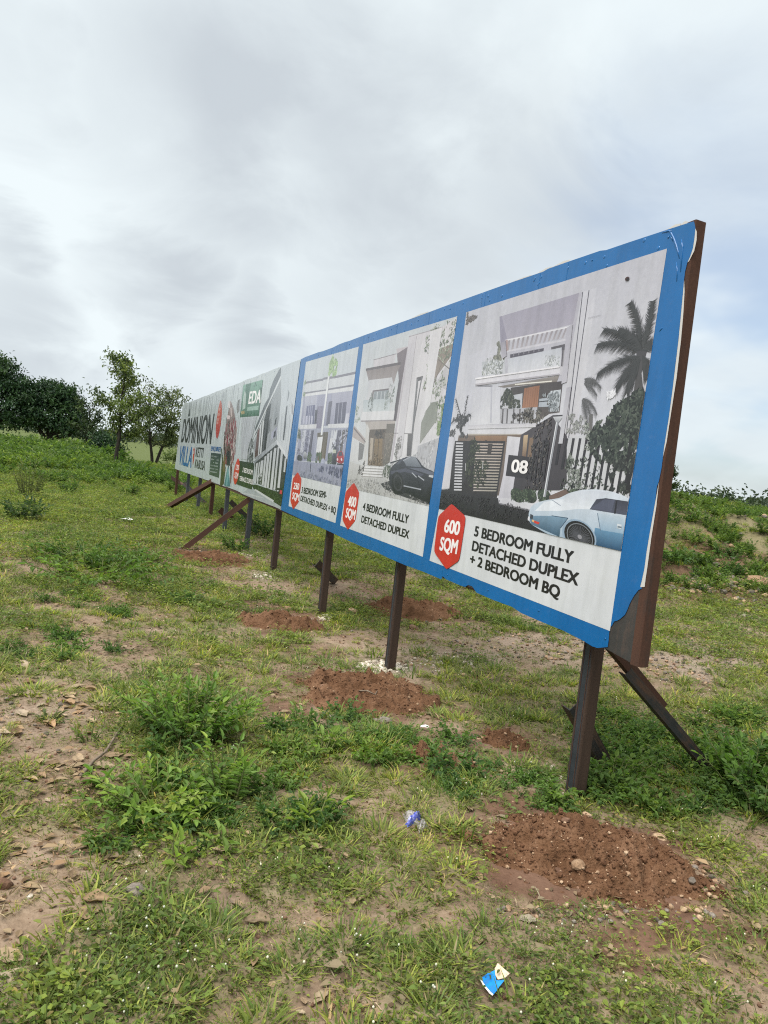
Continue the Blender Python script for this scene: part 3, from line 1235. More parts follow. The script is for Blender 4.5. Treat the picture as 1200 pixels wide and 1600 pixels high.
def draw3(P):
    k = lambda *p: K2(p)
    S = lambda pts, c, c2=None: P.poly(K2(pts), c, c2)
    P.poly([(728, 486), (1044, 386), (973, 863), (685, 797)], (190, 190, 200), (214, 214, 221))
    # tower and upper wall
    S([(110, 330), (283, 262), (300, 495), (150, 700), (80, 700)], (199, 199, 209))
    S([(278, 120), (705, -8), (672, 160), (312, 246), (322, 300), (283, 262)], (160, 156, 172), (172, 168, 182))
    S([(278, 120), (290, 116), (320, 246), (312, 262), (283, 262)], (146, 142, 160))
    S([(705, -8), (800, -36), (752, 330), (640, 1010), (590, 1000), (635, 500)], (200, 200, 210), (205, 203, 208))
    S([(705, -8), (722, -13), (655, 330), (672, 160)], (182, 180, 192))
    S([(280, 270), (650, 180), (625, 480), (290, 500)], (188, 187, 198))
    for a, b in (((724, -13), (612, 960)), ((758, -22), (640, 830))):
        P.line(*K2([a, b]), .008, (88, 86, 96))
    S([(310, 243), (656, 170), (655, 178), (312, 252)], (221, 219, 226))
    S([(318, 300), (648, 235), (646, 246), (320, 310)], (205, 203, 212))
    for i in range(13):
        x = 325 + i * 25.5
        y0 = 250 - (x - 312) * .213
        S([(x, y0), (x + 11, y0 - 2), (x + 3 - i * 1.2, y0 + 52), (x - 8 - i * 1.2, y0 + 54)], (150, 143, 150), (176, 170, 176))
    S([(312, 245), (322, 243), (326, 300), (316, 303)], (170, 150, 150))
    S([(335, 322), (516, 288), (514, 306), (335, 341)], (84, 80, 92))
    for i in range(6):
        x = 352 + i * 27
        y = 320 - (x - 335) * .19
        S([(x, y), (x + 5, y - 1), (x + 5, y + 14), (x, y + 15)], (140, 138, 148))
    S([(555, 283), (647, 262), (630, 408), (606, 411), (614, 300), (556, 305)], (92, 88, 96))
    S([(622, 300), (640, 296), (628, 395), (612, 398)], (150, 148, 154))
    S([(185, 362), (305, 346), (310, 424), (182, 437)], (178, 182, 188), (205, 206, 214))
    S([(322, 346), (612, 284), (604, 386), (322, 423)], (193, 196, 206), (210, 211, 219))
    P.foliage(K2([(185, 400), (215, 340), (300, 350), (300, 425), (185, 432)]), 130, .018, [(120, 124, 122), (205, 207, 212), (150, 154, 150)], 3)
    P.foliage(K2([(245, 340), (268, 258), (290, 262), (310, 335), (300, 352)]), 110, .02, [(120, 120, 110), (140, 140, 128), (98, 100, 92)], 4, hole=.2)
    P.foliage(K2([(500, 380), (520, 330), (600, 320), (598, 385)]), 60, .014, [(170, 174, 174), (205, 207, 212), (150, 154, 158)], 5)
    S([(150, 448), (602, 384), (600, 432), (150, 490)], (216, 214, 222))
    S([(602, 384), (632, 390), (626, 440), (600, 432)], (196, 194, 203))
    S([(160, 488), (240, 488), (240, 494), (160, 494)], (120, 118, 128))
    S([(268, 494), (600, 434), (585, 470), (300, 500)], (150, 143, 140), (120, 112, 108))
    S([(360, 480), (560, 462), (558, 468), (362, 486)], (232, 228, 220))
    S([(150, 494), (282, 496), (285, 612), (280, 695), (112, 702)], (200, 200, 210), (211, 211, 218))
    S([(232, 494), (240, 494), (236, 690), (228, 690)], (184, 184, 196))
    S([(338, 500), (618, 464), (600, 632), (545, 640), (470, 690), (285, 690), (285, 612), (340, 612)], (70, 64, 66), (92, 84, 82))
    S([(412, 503), (494, 488), (482, 608), (400, 610)], (146, 102, 78), (164, 118, 92))
    for i in range(6):
        x = 424 + i * 12
        P.line(*K2([(x, 501), (x - 11, 609)]), .0025, (116, 80, 62))
    S([(352, 540), (402, 530), (398, 611), (345, 611)], (190, 192, 200))
    S([(552, 518), (608, 510), (596, 627), (542, 629)], (198, 204, 212), (182, 188, 196))
    S([(492, 560), (546, 552), (540, 602), (488, 604)], (174, 180, 190))
    P.line(*K2([(566, 516), (544, 632)]), .008, (44, 42, 48))
    P.line(*K2([(490, 576), (545, 570)]), .006, (44, 42, 48))
    P.foliage(K2([(284, 560), (320, 500), (345, 520), (360, 560), (385, 575), (390, 612), (284, 612)]), 170, .02, [(62, 66, 58), (84, 88, 76), (44, 48, 44)], 6, hole=.15)
    S([(285, 616), (482, 604), (470, 692), (290, 692)], (178, 178, 186), (196, 196, 203))
    for x in (294, 318, 352, 385):
        S([(x, 615), (x + 7, 614), (x + 3, 692), (x - 4, 692)], (92, 88, 92))
    P.foliage(K2([(395, 690), (410, 620), (480, 600), (540, 570), (535, 640), (475, 690)]), 190, .018, [(84, 78, 74), (54, 52, 50), (132, 128, 120)], 7)
    S([(112, 702), (476, 690), (470, 748), (108, 747)], (212, 211, 218))
    S([(108, 747), (470, 748), (468, 756), (112, 780)], (176, 168, 160))
    # ground floor
    S([(60, 756), (430, 752), (400, 1090), (0, 1050)], (118, 102, 92), (96, 86, 82))
    S([(150, 757), (318, 757), (312, 792), (146, 782)], (148, 118, 92), (128, 100, 80))
    S([(200, 780), (212, 780), (208, 860), (196, 860)], (80, 62, 52))
    S([(395, 752), (560, 650), (640, 760), (650, 1000), (600, 1050), (345, 1050), (345, 985)], (76, 71, 76), (60, 56, 62))
    S([(408, 756), (432, 752), (420, 870), (400, 866)], (196, 172, 140), (120, 96, 80))
    S([(440, 770), (462, 764), (450, 872), (428, 872)], (128, 106, 88))
    # gate
    S([(40, 785), (310, 786), (264, 1090), (2, 1046)], (44, 40, 44))
    for i in range(17):
        y = 797 + i * 15.6
        sh = -(y - 790) * .145
        S([(150 + sh * .3, y), (300 + sh, y + 2), (298 + sh, y + 9), (149 + sh * .3, y + 7)], (168 - i * 1, 150, 138), (196, 186, 180))
        S([(46 + sh * .3, y - 4), (84 + sh * .2, y - 3), (83 + sh * .2, y + 5), (45 + sh * .3, y + 4)], (206, 206, 212))
    S([(218, 800), (242, 800), (232, 860), (212, 860)], (60, 52, 50))
    P.foliage(K2([(120, 790), (150, 770), (230, 930), (205, 1010), (130, 1050), (90, 960)]), 260, .022, [(38, 44, 34), (58, 66, 48), (28, 30, 28), (74, 78, 62)], 8, hole=.2)
    P.line(*K2([(97, 905), (97, 945)]), .006, (216, 216, 222))
    P.line(*K2([(190, 898), (188, 936)]), .006, (216, 216, 222))
    S([(-14, 765), (38, 762), (10, 1040), (-40, 1042)], (198, 198, 208), (212, 210, 218))
    P.foliage(K2([(10, 760), (30, 660), (60, 640), (115, 660), (110, 770)]), 160, .02, [(70, 70, 74), (96, 96, 98), (50, 50, 52)], 9, hole=.25)
    for a, b, c in (((80, 700), (60, 640), (20, 690)), ((85, 700), (95, 600), (108, 545)), ((85, 700), (110, 620), (125, 650)), ((82, 690), (55, 600), (45, 560))):
        P.frond(*K2([a, b, c]), 10, .05, (66, 66, 70))
    # asphalt, kerb
    S([(-60, 1046), (2, 1044), (272, 1092), (470, 1162), (700, 1210), (990, 1400), (300, 1260), (-60, 1150)], (46, 44, 50), (36, 36, 42))
    S([(322, 760), (391, 766), (345, 1092), (272, 1092), (300, 960)], (210, 209, 217), (196, 194, 204))
    S([(272, 1092), (345, 1092), (475, 1140), (470, 1160), (275, 1116)], (206, 205, 213))
    S([(275, 1116), (470, 1160), (468, 1168), (275, 1123)], (130, 128, 136))
    S([(328, 860), (468, 874), (440, 988), (312, 972)], (46, 42, 48))
    for cx, cy in ((376, 1077), (441, 1078), (520, 1082)):
        P.disc(K2([(cx, cy)])[0], 11, 11, (52, 64, 52), (34, 40, 36))
        P.foliage(K2([(cx - 34, cy - 30), (cx + 34, cy - 30), (cx + 34, cy + 34), (cx - 34, cy + 34)]), 60, .012, [(84, 98, 78), (58, 70, 56)], 10 + cx, hole=.1)
    S([(545, 1080), (640, 1040), (660, 1060), (600, 1110), (545, 1110)], (112, 92, 84))
    # slat fence over a pale wall
    S([(640, 770), (1010, 700), (965, 1090), (640, 1050)], (196, 197, 203), (206, 206, 210))
    for i in range(15):
        x = 528 + i * 35.5
        w = 14
        y1 = 870 + i * 22 if i < 5 else 1046 + (i - 5) * 4
        dx = (y1 - 772) * .17
        S([(x, 770), (x + w, 772), (x + w - dx, y1), (x - dx, y1)], (48, 44, 50), (38, 36, 42))
    # lamp post
    P.line(*K2([(590, 680), (520, 1085)]), .026, (150, 152, 160))
    P.line(*K2([(586, 680), (516, 1085)]), .008, (226, 228, 234))
    S([(562, 650), (624, 647), (600, 684), (582, 686)], (206, 208, 214), (150, 152, 158))
    S([(562, 648), (624, 645), (622, 653), (564, 656)], (58, 56, 62))
    # palms
    P.foliage(K2([(98, 165), (106, 96), (216, 66), (150, 130)]), 90, .016, [(82, 76, 74), (112, 106, 104)], 12)
    S([(1012, 290), (1072, 292), (1040, 420), (1052, 540), (996, 540), (1016, 400)], (70, 68, 72), (84, 82, 82))
    for a, b, c in (((1040, 300), (1030, 130), (985, 42)), ((1042, 290), (1085, 170), (1100, 40)), ((1035, 300), (950, 190), (842, 186)), ((1030, 300), (920, 230), (806, 268)),
                    ((1030, 335), (920, 330), (806, 425)), ((1032, 345), (960, 390), (906, 492)), ((1036, 350), (985, 420), (962, 522)), ((1045, 300), (1090, 250), (1118, 262)),
                    ((1045, 330), (1075, 360), (1080, 420)), ((1040, 300), (1000, 200), (925, 185))):
        P.frond(*K2([a, b, c]), 46, .075, (62, 63, 64))
    for a, b, c in (((735, 470), (780, 440), (822, 500)), ((733, 480), (760, 470), (800, 540)), ((735, 455), (760, 450), (790, 460)), ((725, 560), (770, 560), (800, 640)), ((722, 570), (765, 590), (770, 690)),
                    ((722, 565), (740, 620), (750, 690))):
        P.frond(*K2([a, b, c]), 24, .045, (92, 92, 94))
    S([(762, 640), (780, 640), (775, 730), (756, 730)], (104, 102, 102))
    P.foliage(K2([(640, 740), (650, 650), (690, 630), (750, 680), (745, 745)]), 90, .014, [(130, 132, 130), (166, 168, 166)], 13)
    # dark tree on the right
    P.foliage(K2([(755, 760), (800, 690), (870, 650), (905, 590), (985, 530), (1060, 500), (1050, 760), (1000, 990), (930, 900), (800, 880), (760, 830)]), 1100, .026,
              [(48, 56, 50), (36, 42, 38), (66, 76, 66), (84, 92, 82), (30, 34, 34)], 14, hole=.18)
    P.foliage(K2([(860, 900), (1000, 880), (980, 1060), (880, 1050)]), 200, .022, [(44, 48, 46), (62, 66, 62), (34, 36, 36)], 15, hole=.4)
    for a, b in (((1000, 900), (955, 1070)), ((960, 860), (975, 1060)), ((985, 760), (960, 960))):
        P.line(*K2([a, b]), .02, (34, 32, 34))
    P.foliage(K2([(640, 1060), (680, 1040), (760, 1035), (740, 1060)]), 40, .014, [(70, 84, 66), (90, 102, 84)], 16)
    P.foliage(K2([(820, 545), (840, 520), (920, 520), (880, 560)]), 20, .02, [(222, 222, 228)], 17)
    # printed shade and detail
    S([(112, 702), (476, 690), (474, 712), (112, 722)], (196, 194, 202), (212, 211, 218))
    S([(150, 448), (602, 384), (602, 392), (150, 457)], (232, 230, 236))
    S([(150, 480), (600, 424), (600, 432), (150, 490)], (176, 172, 180))
    S([(283, 262), (312, 246), (318, 330), (296, 345)], (150, 147, 160), (176, 173, 184))
    S([(640, 180), (672, 160), (640, 470), (612, 480)], (176, 174, 186), (190, 188, 198))
    S([(640, 500), (665, 495), (618, 800), (596, 800)], (180, 178, 188), (196, 196, 203))
    P.foliage(K2([(640, 900), (690, 700), (760, 690), (770, 900), (720, 1040), (650, 1040)]), 150, .016, [(120, 126, 118), (86, 94, 86), (150, 154, 150)], 101, hole=.45)
    P.foliage(K2([(410, 1040), (470, 700), (560, 660), (545, 800), (500, 1050)]), 150, .018, [(58, 56, 56), (40, 38, 42), (98, 92, 90)], 102, hole=.3)
    P.foliage(K2([(600, 1050), (640, 880), (1000, 860), (965, 1080)]), 150, .016, [(38, 42, 40), (56, 62, 56), (96, 104, 94)], 103, hole=.5)
    P.foliage(K2([(-50, 1055), (270, 1100), (470, 1165), (440, 1235), (-50, 1140)]), 420, .010, [(58, 56, 62), (34, 32, 38), (74, 72, 78)], 104, hole=.2)
    P.foliage(K2([(350, 640), (470, 620), (462, 690), (340, 690)]), 80, .014, [(60, 58, 58), (120, 116, 112)], 106, hole=.3)
    P.foliage(K2([(510, 540), (600, 520), (590, 620), (500, 630)]), 50, .02, [(120, 126, 132), (156, 162, 168)], 107, hole=.4)
    for x in (440, 462, 486, 510):
        S([(x + 30, 800), (x + 36, 800), (x + 8, 1000), (x, 1000)], (46, 43, 48))
    # car
    body = [(436, 1206), (437, 1172), (446, 1142), (472, 1120), (522, 1104), (600, 1092), (655, 1064), (722, 1047), (800, 1044), (880, 1056), (945, 1078), (985, 1100), (975, 1420), (600, 1310), (520, 1275), (450, 1232)]
    S(hexa(body, .2), (214, 221, 232), (168, 188, 206))
    S([(520, 1112), (604, 1098), (780, 1118), (766, 1152), (700, 1150), (610, 1160), (470, 1160)], (226, 231, 240))
    S([(660, 1066), (722, 1050), (880, 1060), (800, 1098), (765, 1140), (612, 1108)], (206, 212, 224), (222, 227, 236))
    S([(440, 1196), (470, 1186), (560, 1187), (646, 1200), (608, 1252), (602, 1300), (450, 1232)], (122, 152, 176), (58, 88, 112))
    S([(792, 1250), (960, 1282), (955, 1420), (780, 1360)], (104, 148, 182), (40, 78, 112))
    S([(806, 1172), (950, 1192), (948, 1284), (820, 1262)], (190, 204, 218), (150, 178, 202))
    S([(764, 1152), (800, 1098), (850, 1092), (985, 1112), (975, 1186)], (58, 60, 74), (78, 82, 100))
    S([(905, 1104), (914, 1105), (904, 1176), (894, 1175)], (34, 34, 44))
    S([(772, 1146), (842, 1098), (900, 1102), (880, 1164)], (84, 88, 108))
    P.line(*K2([(806, 1172), (822, 1266)]), .005, (90, 112, 136))
    P.line(*K2([(560, 1100), (608, 1132)]), .004, (140, 150, 166))
    P.line(*K2([(560, 1186), (648, 1199)]), .004, (50, 78, 104))
    P.line(*K2([(648, 1199), (608, 1252)]), .005, (40, 64, 92))
    wc = K2([(708, 1294)])[0]
    P.disc(wc, 27, 25, (150, 172, 194))
    P.disc((wc[0] + .5, wc[1] + 1), 24, 23.5, (22, 22, 28))
    P.disc((wc[0] + 1, wc[1] + 1.5), 20.5, 20.5, (126, 132, 140))
    P.disc((wc[0] + 1, wc[1] + 1.5), 19.2, 19.2, (30, 30, 36))
    for i in range(18):
        a = i * 2 * pi / 18
        for da in (-.1, .1):
            P.line((wc[0] + 1 + 3 * cos(a), wc[1] + 1.5 + 3 * sin(a) + .9 * cos(a)), (wc[0] + 1 + 17 * cos(a + da), wc[1] + 1.5 + 17 * sin(a + da) + 5.1 * cos(a + da)), .004, (84, 86, 94))
    P.disc((wc[0] + 1, wc[1] + 1.5), 16, 16, (84, 86, 94)) if False else None
    P.disc((wc[0] + 1, wc[1] + 1.5), 3.4, 3.4, (150, 150, 158))
    S([(468, 1212), (496, 1222), (490, 1232), (466, 1224)], (206, 60, 44))
    S([(455, 1206), (468, 1211), (465, 1222), (454, 1216)], (226, 180, 120))
    S([(434, 1190), (444, 1192), (442, 1214), (432, 1210)], (226, 226, 232))
    S([(446, 1176), (462, 1184), (458, 1206), (444, 1200)], (60, 66, 78))
    S([(912, 1228), (936, 1234), (934, 1258), (910, 1252)], (214, 222, 230))
    S([(914, 1240), (936, 1245), (935, 1254), (913, 1249)], (112, 128, 142))
    # bullet-like hole and dents in the film
    P.disc((981.5, 436), 3.4, 3.2, (70, 40, 36), None, -.3)
    P.disc((982.3, 436.8), 2.2, 2, (26, 18, 18), None, -.3)
    # creases in the film
    P.line((920, 497), (940, 492), .002, (170, 170, 180))


panel(P3, (729.4, 488), (1043, 388.5), (953.6, 986), (671.6, 876), (686.5, 795), (971.5, 861),
      K1([(103, 1001), (152, 1046), (129, 1196), (85, 1227), (42, 1166), (57, 1044)]),
      ('600', *K3([(122, 250), (207, 270), (127, 174)])), ('SQM', *K3([(97, 350), (194, 373), (103, 272)])),
      [('5 BEDROOM FULLY', *K3([(285, 272), (830, 428), (289, 213)])), ('DETACHED DUPLEX', *K3([(273, 352), (860, 548), (278, 294)])), ('+ 2 BEDROOM BQ', *K3([(261, 424), (757, 618), (266, 368)]))],
      draw3, 'picture')
lettering('08', *K2([(340, 950), (428, 962), (350, 880)]), MAT_WHITEINK, P3, P3_TOP, .03)


def draw2(P):
    S = lambda pts, c, c2=None: P.poly(K4(pts), c, c2)
    P.poly([(566, 536), (717, 492), (670, 793), (539, 764)], (193, 197, 203), (206, 207, 210))
    S([(420, 190), (640, 130), (745, 60), (740, 300), (620, 860), (430, 985), (296, 1020)], (205, 201, 207), (212, 211, 215))
    S([(420, 190), (432, 186), (310, 1010), (296, 1020)], (186, 180, 188))
    S([(418, 192), (640, 128), (640, 134), (418, 198)], (160, 154, 160))
    # leaning roof and balcony
    S([(186, 345), (336, 304), (322, 374), (186, 400)], (196, 192, 198))
    S([(186, 345), (336, 304), (336, 309), (186, 350)], (138, 130, 136))
    S([(336, 275), (408, 258), (404, 300), (340, 310)], (188, 180, 186))
    S([(340, 306), (410, 262), (372, 500), (335, 750), (312, 755), (352, 480)], (122, 112, 118), (106, 96, 102))
    S([(352, 480), (366, 480), (330, 750), (314, 752)], (90, 82, 88))
    S([(135, 404), (366, 360), (366, 378), (135, 420)], (96, 88, 92))
    S([(138, 420), (366, 378), (340, 430), (320, 502), (160, 514)], (134, 124, 124), (156, 148, 148))
    S([(156, 480), (306, 462), (316, 500), (300, 690), (104, 690), (150, 560)], (194, 194, 200), (204, 204, 208))
    S([(180, 548), (288, 534), (284, 545), (188, 556), (172, 682), (162, 680)], (110, 102, 106))
    S([(190, 556), (284, 545), (276, 680), (174, 682)], (144, 150, 156), (126, 134, 140))
    for x in (208, 234, 258):
        S([(x, 556), (x + 6, 555), (x - 2, 680), (x - 8, 680)], (186, 190, 196))
    S([(120, 612), (298, 600), (292, 685), (114, 690)], (178, 186, 192), (196, 202, 206))
    P.foliage(K4([(150, 660), (152, 600), (170, 560), (185, 600), (172, 690)]), 50, .02, [(86, 92, 88), (120, 126, 122)], 21)
    P.foliage(K4([(255, 670), (262, 590), (300, 500), (330, 520), (300, 680)]), 70, .02, [(120, 128, 122), (150, 156, 152)], 22)
    S([(108, 690), (326, 680), (318, 740), (102, 746)], (214, 213, 217))
    S([(102, 746), (318, 740), (318, 750), (104, 754)], (150, 144, 146))
    S([(130, 754), (330, 748), (322, 826), (150, 806)], (176, 168, 164))
    S([(158, 806), (276, 800), (252, 1048), (146, 1040)], (96, 86, 78), (120, 106, 92))
    S([(196, 866), (246, 866), (236, 1046), (182, 1040)], (132, 112, 84), (112, 94, 72))
    S([(218, 866), (222, 866), (212, 1044), (208, 1044)], (84, 70, 56))
    S([(166, 860), (186, 862), (172, 1036), (156, 1032)], (176, 164, 150))
    P.foliage(K4([(172, 860), (180, 815), (262, 810), (250, 862)]), 60, .02, [(60, 54, 50), (40, 36, 36)], 23)
    S([(272, 768), (328, 766), (320, 826), (270, 830)], (112, 106, 100))
    S([(264, 830), (322, 826), (292, 1022), (246, 1048)], (128, 120, 112), (96, 92, 86))
    P.foliage(K4([(264, 830), (322, 826), (292, 1022), (250, 1048)]), 110, .014, [(150, 142, 132), (90, 86, 80), (116, 110, 102)], 24, hole=.1)
    S([(142, 760), (160, 808), (136, 1040), (118, 1040), (132, 860)], (206, 204, 204))
    # the neighbour on the left
    S([(60, 780), (132, 868), (126, 905), (42, 872), (50, 800)], (176, 166, 164))
    S([(58, 790), (134, 884), (132, 892), (54, 800)], (120, 110, 112))
    S([(40, 850), (128, 905), (108, 1010), (78, 1020), (20, 1010)], (206, 206, 209))
    S([(92, 888), (126, 906), (112, 1000), (84, 1010)], (122, 120, 122))
    P.foliage(K4([(60, 760), (66, 640), (90, 660), (96, 740), (80, 760)]), 50, .016, [(120, 136, 116), (150, 160, 144)], 25)
    # ground and steps
    S([(0, 1010), (120, 1040), (250, 1048), (600, 1010), (600, 1340), (0, 1200)], (196, 195, 196), (186, 186, 186))
    for i, y in enumerate((1046, 1064, 1082, 1100)):
        S([(126 - i * 6, y), (248, y + 8), (246, y + 18), (122 - i * 6, y + 11)], (222, 221, 224))
        S([(122 - i * 6, y + 11), (246, y + 18), (246, y + 22), (121 - i * 6, y + 14)], (130, 124, 120))
    P.foliage(K4([(10, 1150), (90, 1120), (240, 1160), (300, 1230), (180, 1220), (10, 1186)]), 70, .02, [(150, 148, 146), (166, 164, 162)], 26)
    S([(232, 1162), (300, 1140), (420, 1200), (560, 1280), (540, 1300), (330, 1230), (258, 1196)], (62, 62, 66))
    P.foliage(K4([(80, 1100), (96, 1040), (130, 1010), (124, 1060), (112, 1106)]), 40, .02, [(46, 42, 42), (66, 60, 58)], 27)
    # tall slit window and its shadow
    S([(470, 464), (512, 452), (506, 478), (468, 488)], (96, 92, 96))
    P.line(*K4([(476, 470), (428, 980)]), .035, (122, 122, 126))
    P.line(*K4([(504, 458), (440, 830)]), .02, (116, 116, 120))
    S([(412, 832), (444, 828), (430, 978), (404, 980)], (112, 110, 112), (88, 86, 90))
    S([(320, 826), (440, 830), (440, 834), (320, 830)], (140, 136, 140))
    S([(480, 905), (622, 850), (596, 1086), (520, 1060), (470, 990)], (186, 186, 192), (176, 176, 182))
    S([(478, 905), (624, 848), (624, 856), (478, 913)], (214, 213, 217))
    # right edge house
    S([(618, 272), (720, 232), (712, 300), (584, 478)], (132, 120, 112), (150, 140, 132))
    S([(618, 266), (722, 226), (720, 236), (616, 276)], (214, 212, 214))
    S([(712, 300), (740, 290), (690, 560), (600, 500)], (190, 188, 192))
    S([(556, 630), (612, 618), (602, 742), (490, 900), (500, 760)], (134, 138, 130), (152, 154, 148))
    P.foliage(K4([(505, 220), (560, 120), (735, 70), (720, 300), (640, 860), (590, 820), (600, 600), (500, 560), (540, 420)]), 330, .022, [(122, 132, 112), (146, 154, 138), (96, 104, 92), (168, 174, 160)], 28, hole=.46)
    P.foliage(K4([(600, 840), (620, 640), (650, 640), (620, 840)]), 90, .022, [(104, 124, 84), (140, 158, 118)], 29, hole=.2)
    for a, b in (((560, 300), (690, 410)), ((640, 360), (560, 560)), ((600, 480), (520, 540))):
        P.line(*K4([a, b]), .008, (120, 112, 106))
    P.foliage(K4([(320, 980), (336, 900), (364, 870), (358, 960), (340, 1000)]), 60, .016, [(90, 92, 88), (120, 122, 118)], 30)
    P.foliage(K4([(240, 1110), (262, 1040), (300, 1040), (296, 1130)]), 90, .018, [(70, 80, 68), (96, 104, 90)], 31)
    # printed shade and detail
    S([(420, 200), (470, 188), (370, 980), (330, 1005)], (196, 192, 199), (200, 198, 203))
    S([(560, 160), (640, 132), (560, 640), (520, 700)], (212, 209, 214), (214, 213, 217))
    P.foliage(K4([(300, 1020), (430, 985), (600, 850), (560, 1060), (300, 1160)]), 150, .03, [(176, 175, 180), (160, 160, 165), (190, 190, 194)], 110, hole=.4)
    P.foliage(K4([(10, 1130), (250, 1130), (560, 1300), (540, 1310), (10, 1190)]), 260, .016, [(150, 149, 150), (172, 171, 171), (128, 128, 130)], 111, hole=.25)
    P.foliage(K4([(330, 1000), (345, 860), (372, 850), (362, 1000)]), 60, .02, [(110, 108, 106), (150, 148, 148)], 112, hole=.3)
    P.foliage(K4([(150, 1040), (160, 900), (250, 880), (240, 1045)]), 70, .018, [(92, 80, 68), (150, 136, 116)], 113, hole=.4)
    # black sports car
    S(rounded([(286, 1150), (296, 1060), (330, 1026), (388, 988), (440, 980), (480, 996), (512, 1052), (590, 1084), (600, 1110), (570, 1290), (470, 1260), (400, 1216), (352, 1238), (320, 1226)], 1), (46, 48, 60), (20, 20, 26))
    S([(384, 1010), (410, 988), (462, 986), (504, 1054), (404, 1046)], (140, 146, 156), (96, 102, 114))
    S([(336, 1030), (380, 992), (396, 990), (372, 1014), (350, 1036)], (74, 78, 92))
    S([(410, 1056), (508, 1060), (590, 1090), (580, 1110), (500, 1084)], (92, 96, 112))
    S([(300, 1080), (400, 1060), (520, 1100), (500, 1112), (390, 1084), (300, 1100)], (70, 72, 88))
    for a, b in (((480, 1110), (520, 1140)), ((440, 1090), (470, 1120)), ((360, 1170), (500, 1200)), ((380, 1010), (430, 985))):
        P.line(*K4([a, b]), .01, (166, 170, 180))
    P.disc(K4([(345, 1156)])[0], 9.5, 17, (16, 16, 20))
    P.disc(K4([(347, 1156)])[0], 7, 13, (56, 56, 62))
    P.disc(K4([(347, 1156)])[0], 5.4, 10, (24, 24, 28))
    P.disc(K4([(570, 1246)])[0], 9, 16, (16, 16, 20))
    S([(552, 1104), (584, 1108), (578, 1124), (550, 1116)], (190, 194, 200))
    S([(296, 1020), (366, 1000), (364, 1006), (298, 1030)], (40, 42, 50))
    P.line(*K4([(548, 1022), (545, 1056)]), .012, (226, 226, 230))


panel(P2, (568, 538.3), (715, 494.2), (661, 870), (531.8, 821), (541.5, 762), (671, 791),
      K5([(471, 1044), (503, 1104), (480, 1270), (434, 1327), (402, 1265), (421, 1100)]),
      ('400', *K5([(432, 1180), (481, 1193), (437, 1118)])), ('SQM', *K5([(420, 1250), (476, 1266), (425, 1190)])),
      [('4 BEDROOM FULLY', *K5([(521, 1206), (793, 1290), (526, 1160)])), ('DETACHED DUPLEX', *K5([(512, 1280), (796, 1379), (517, 1236)]))],
      draw2, 'picture')


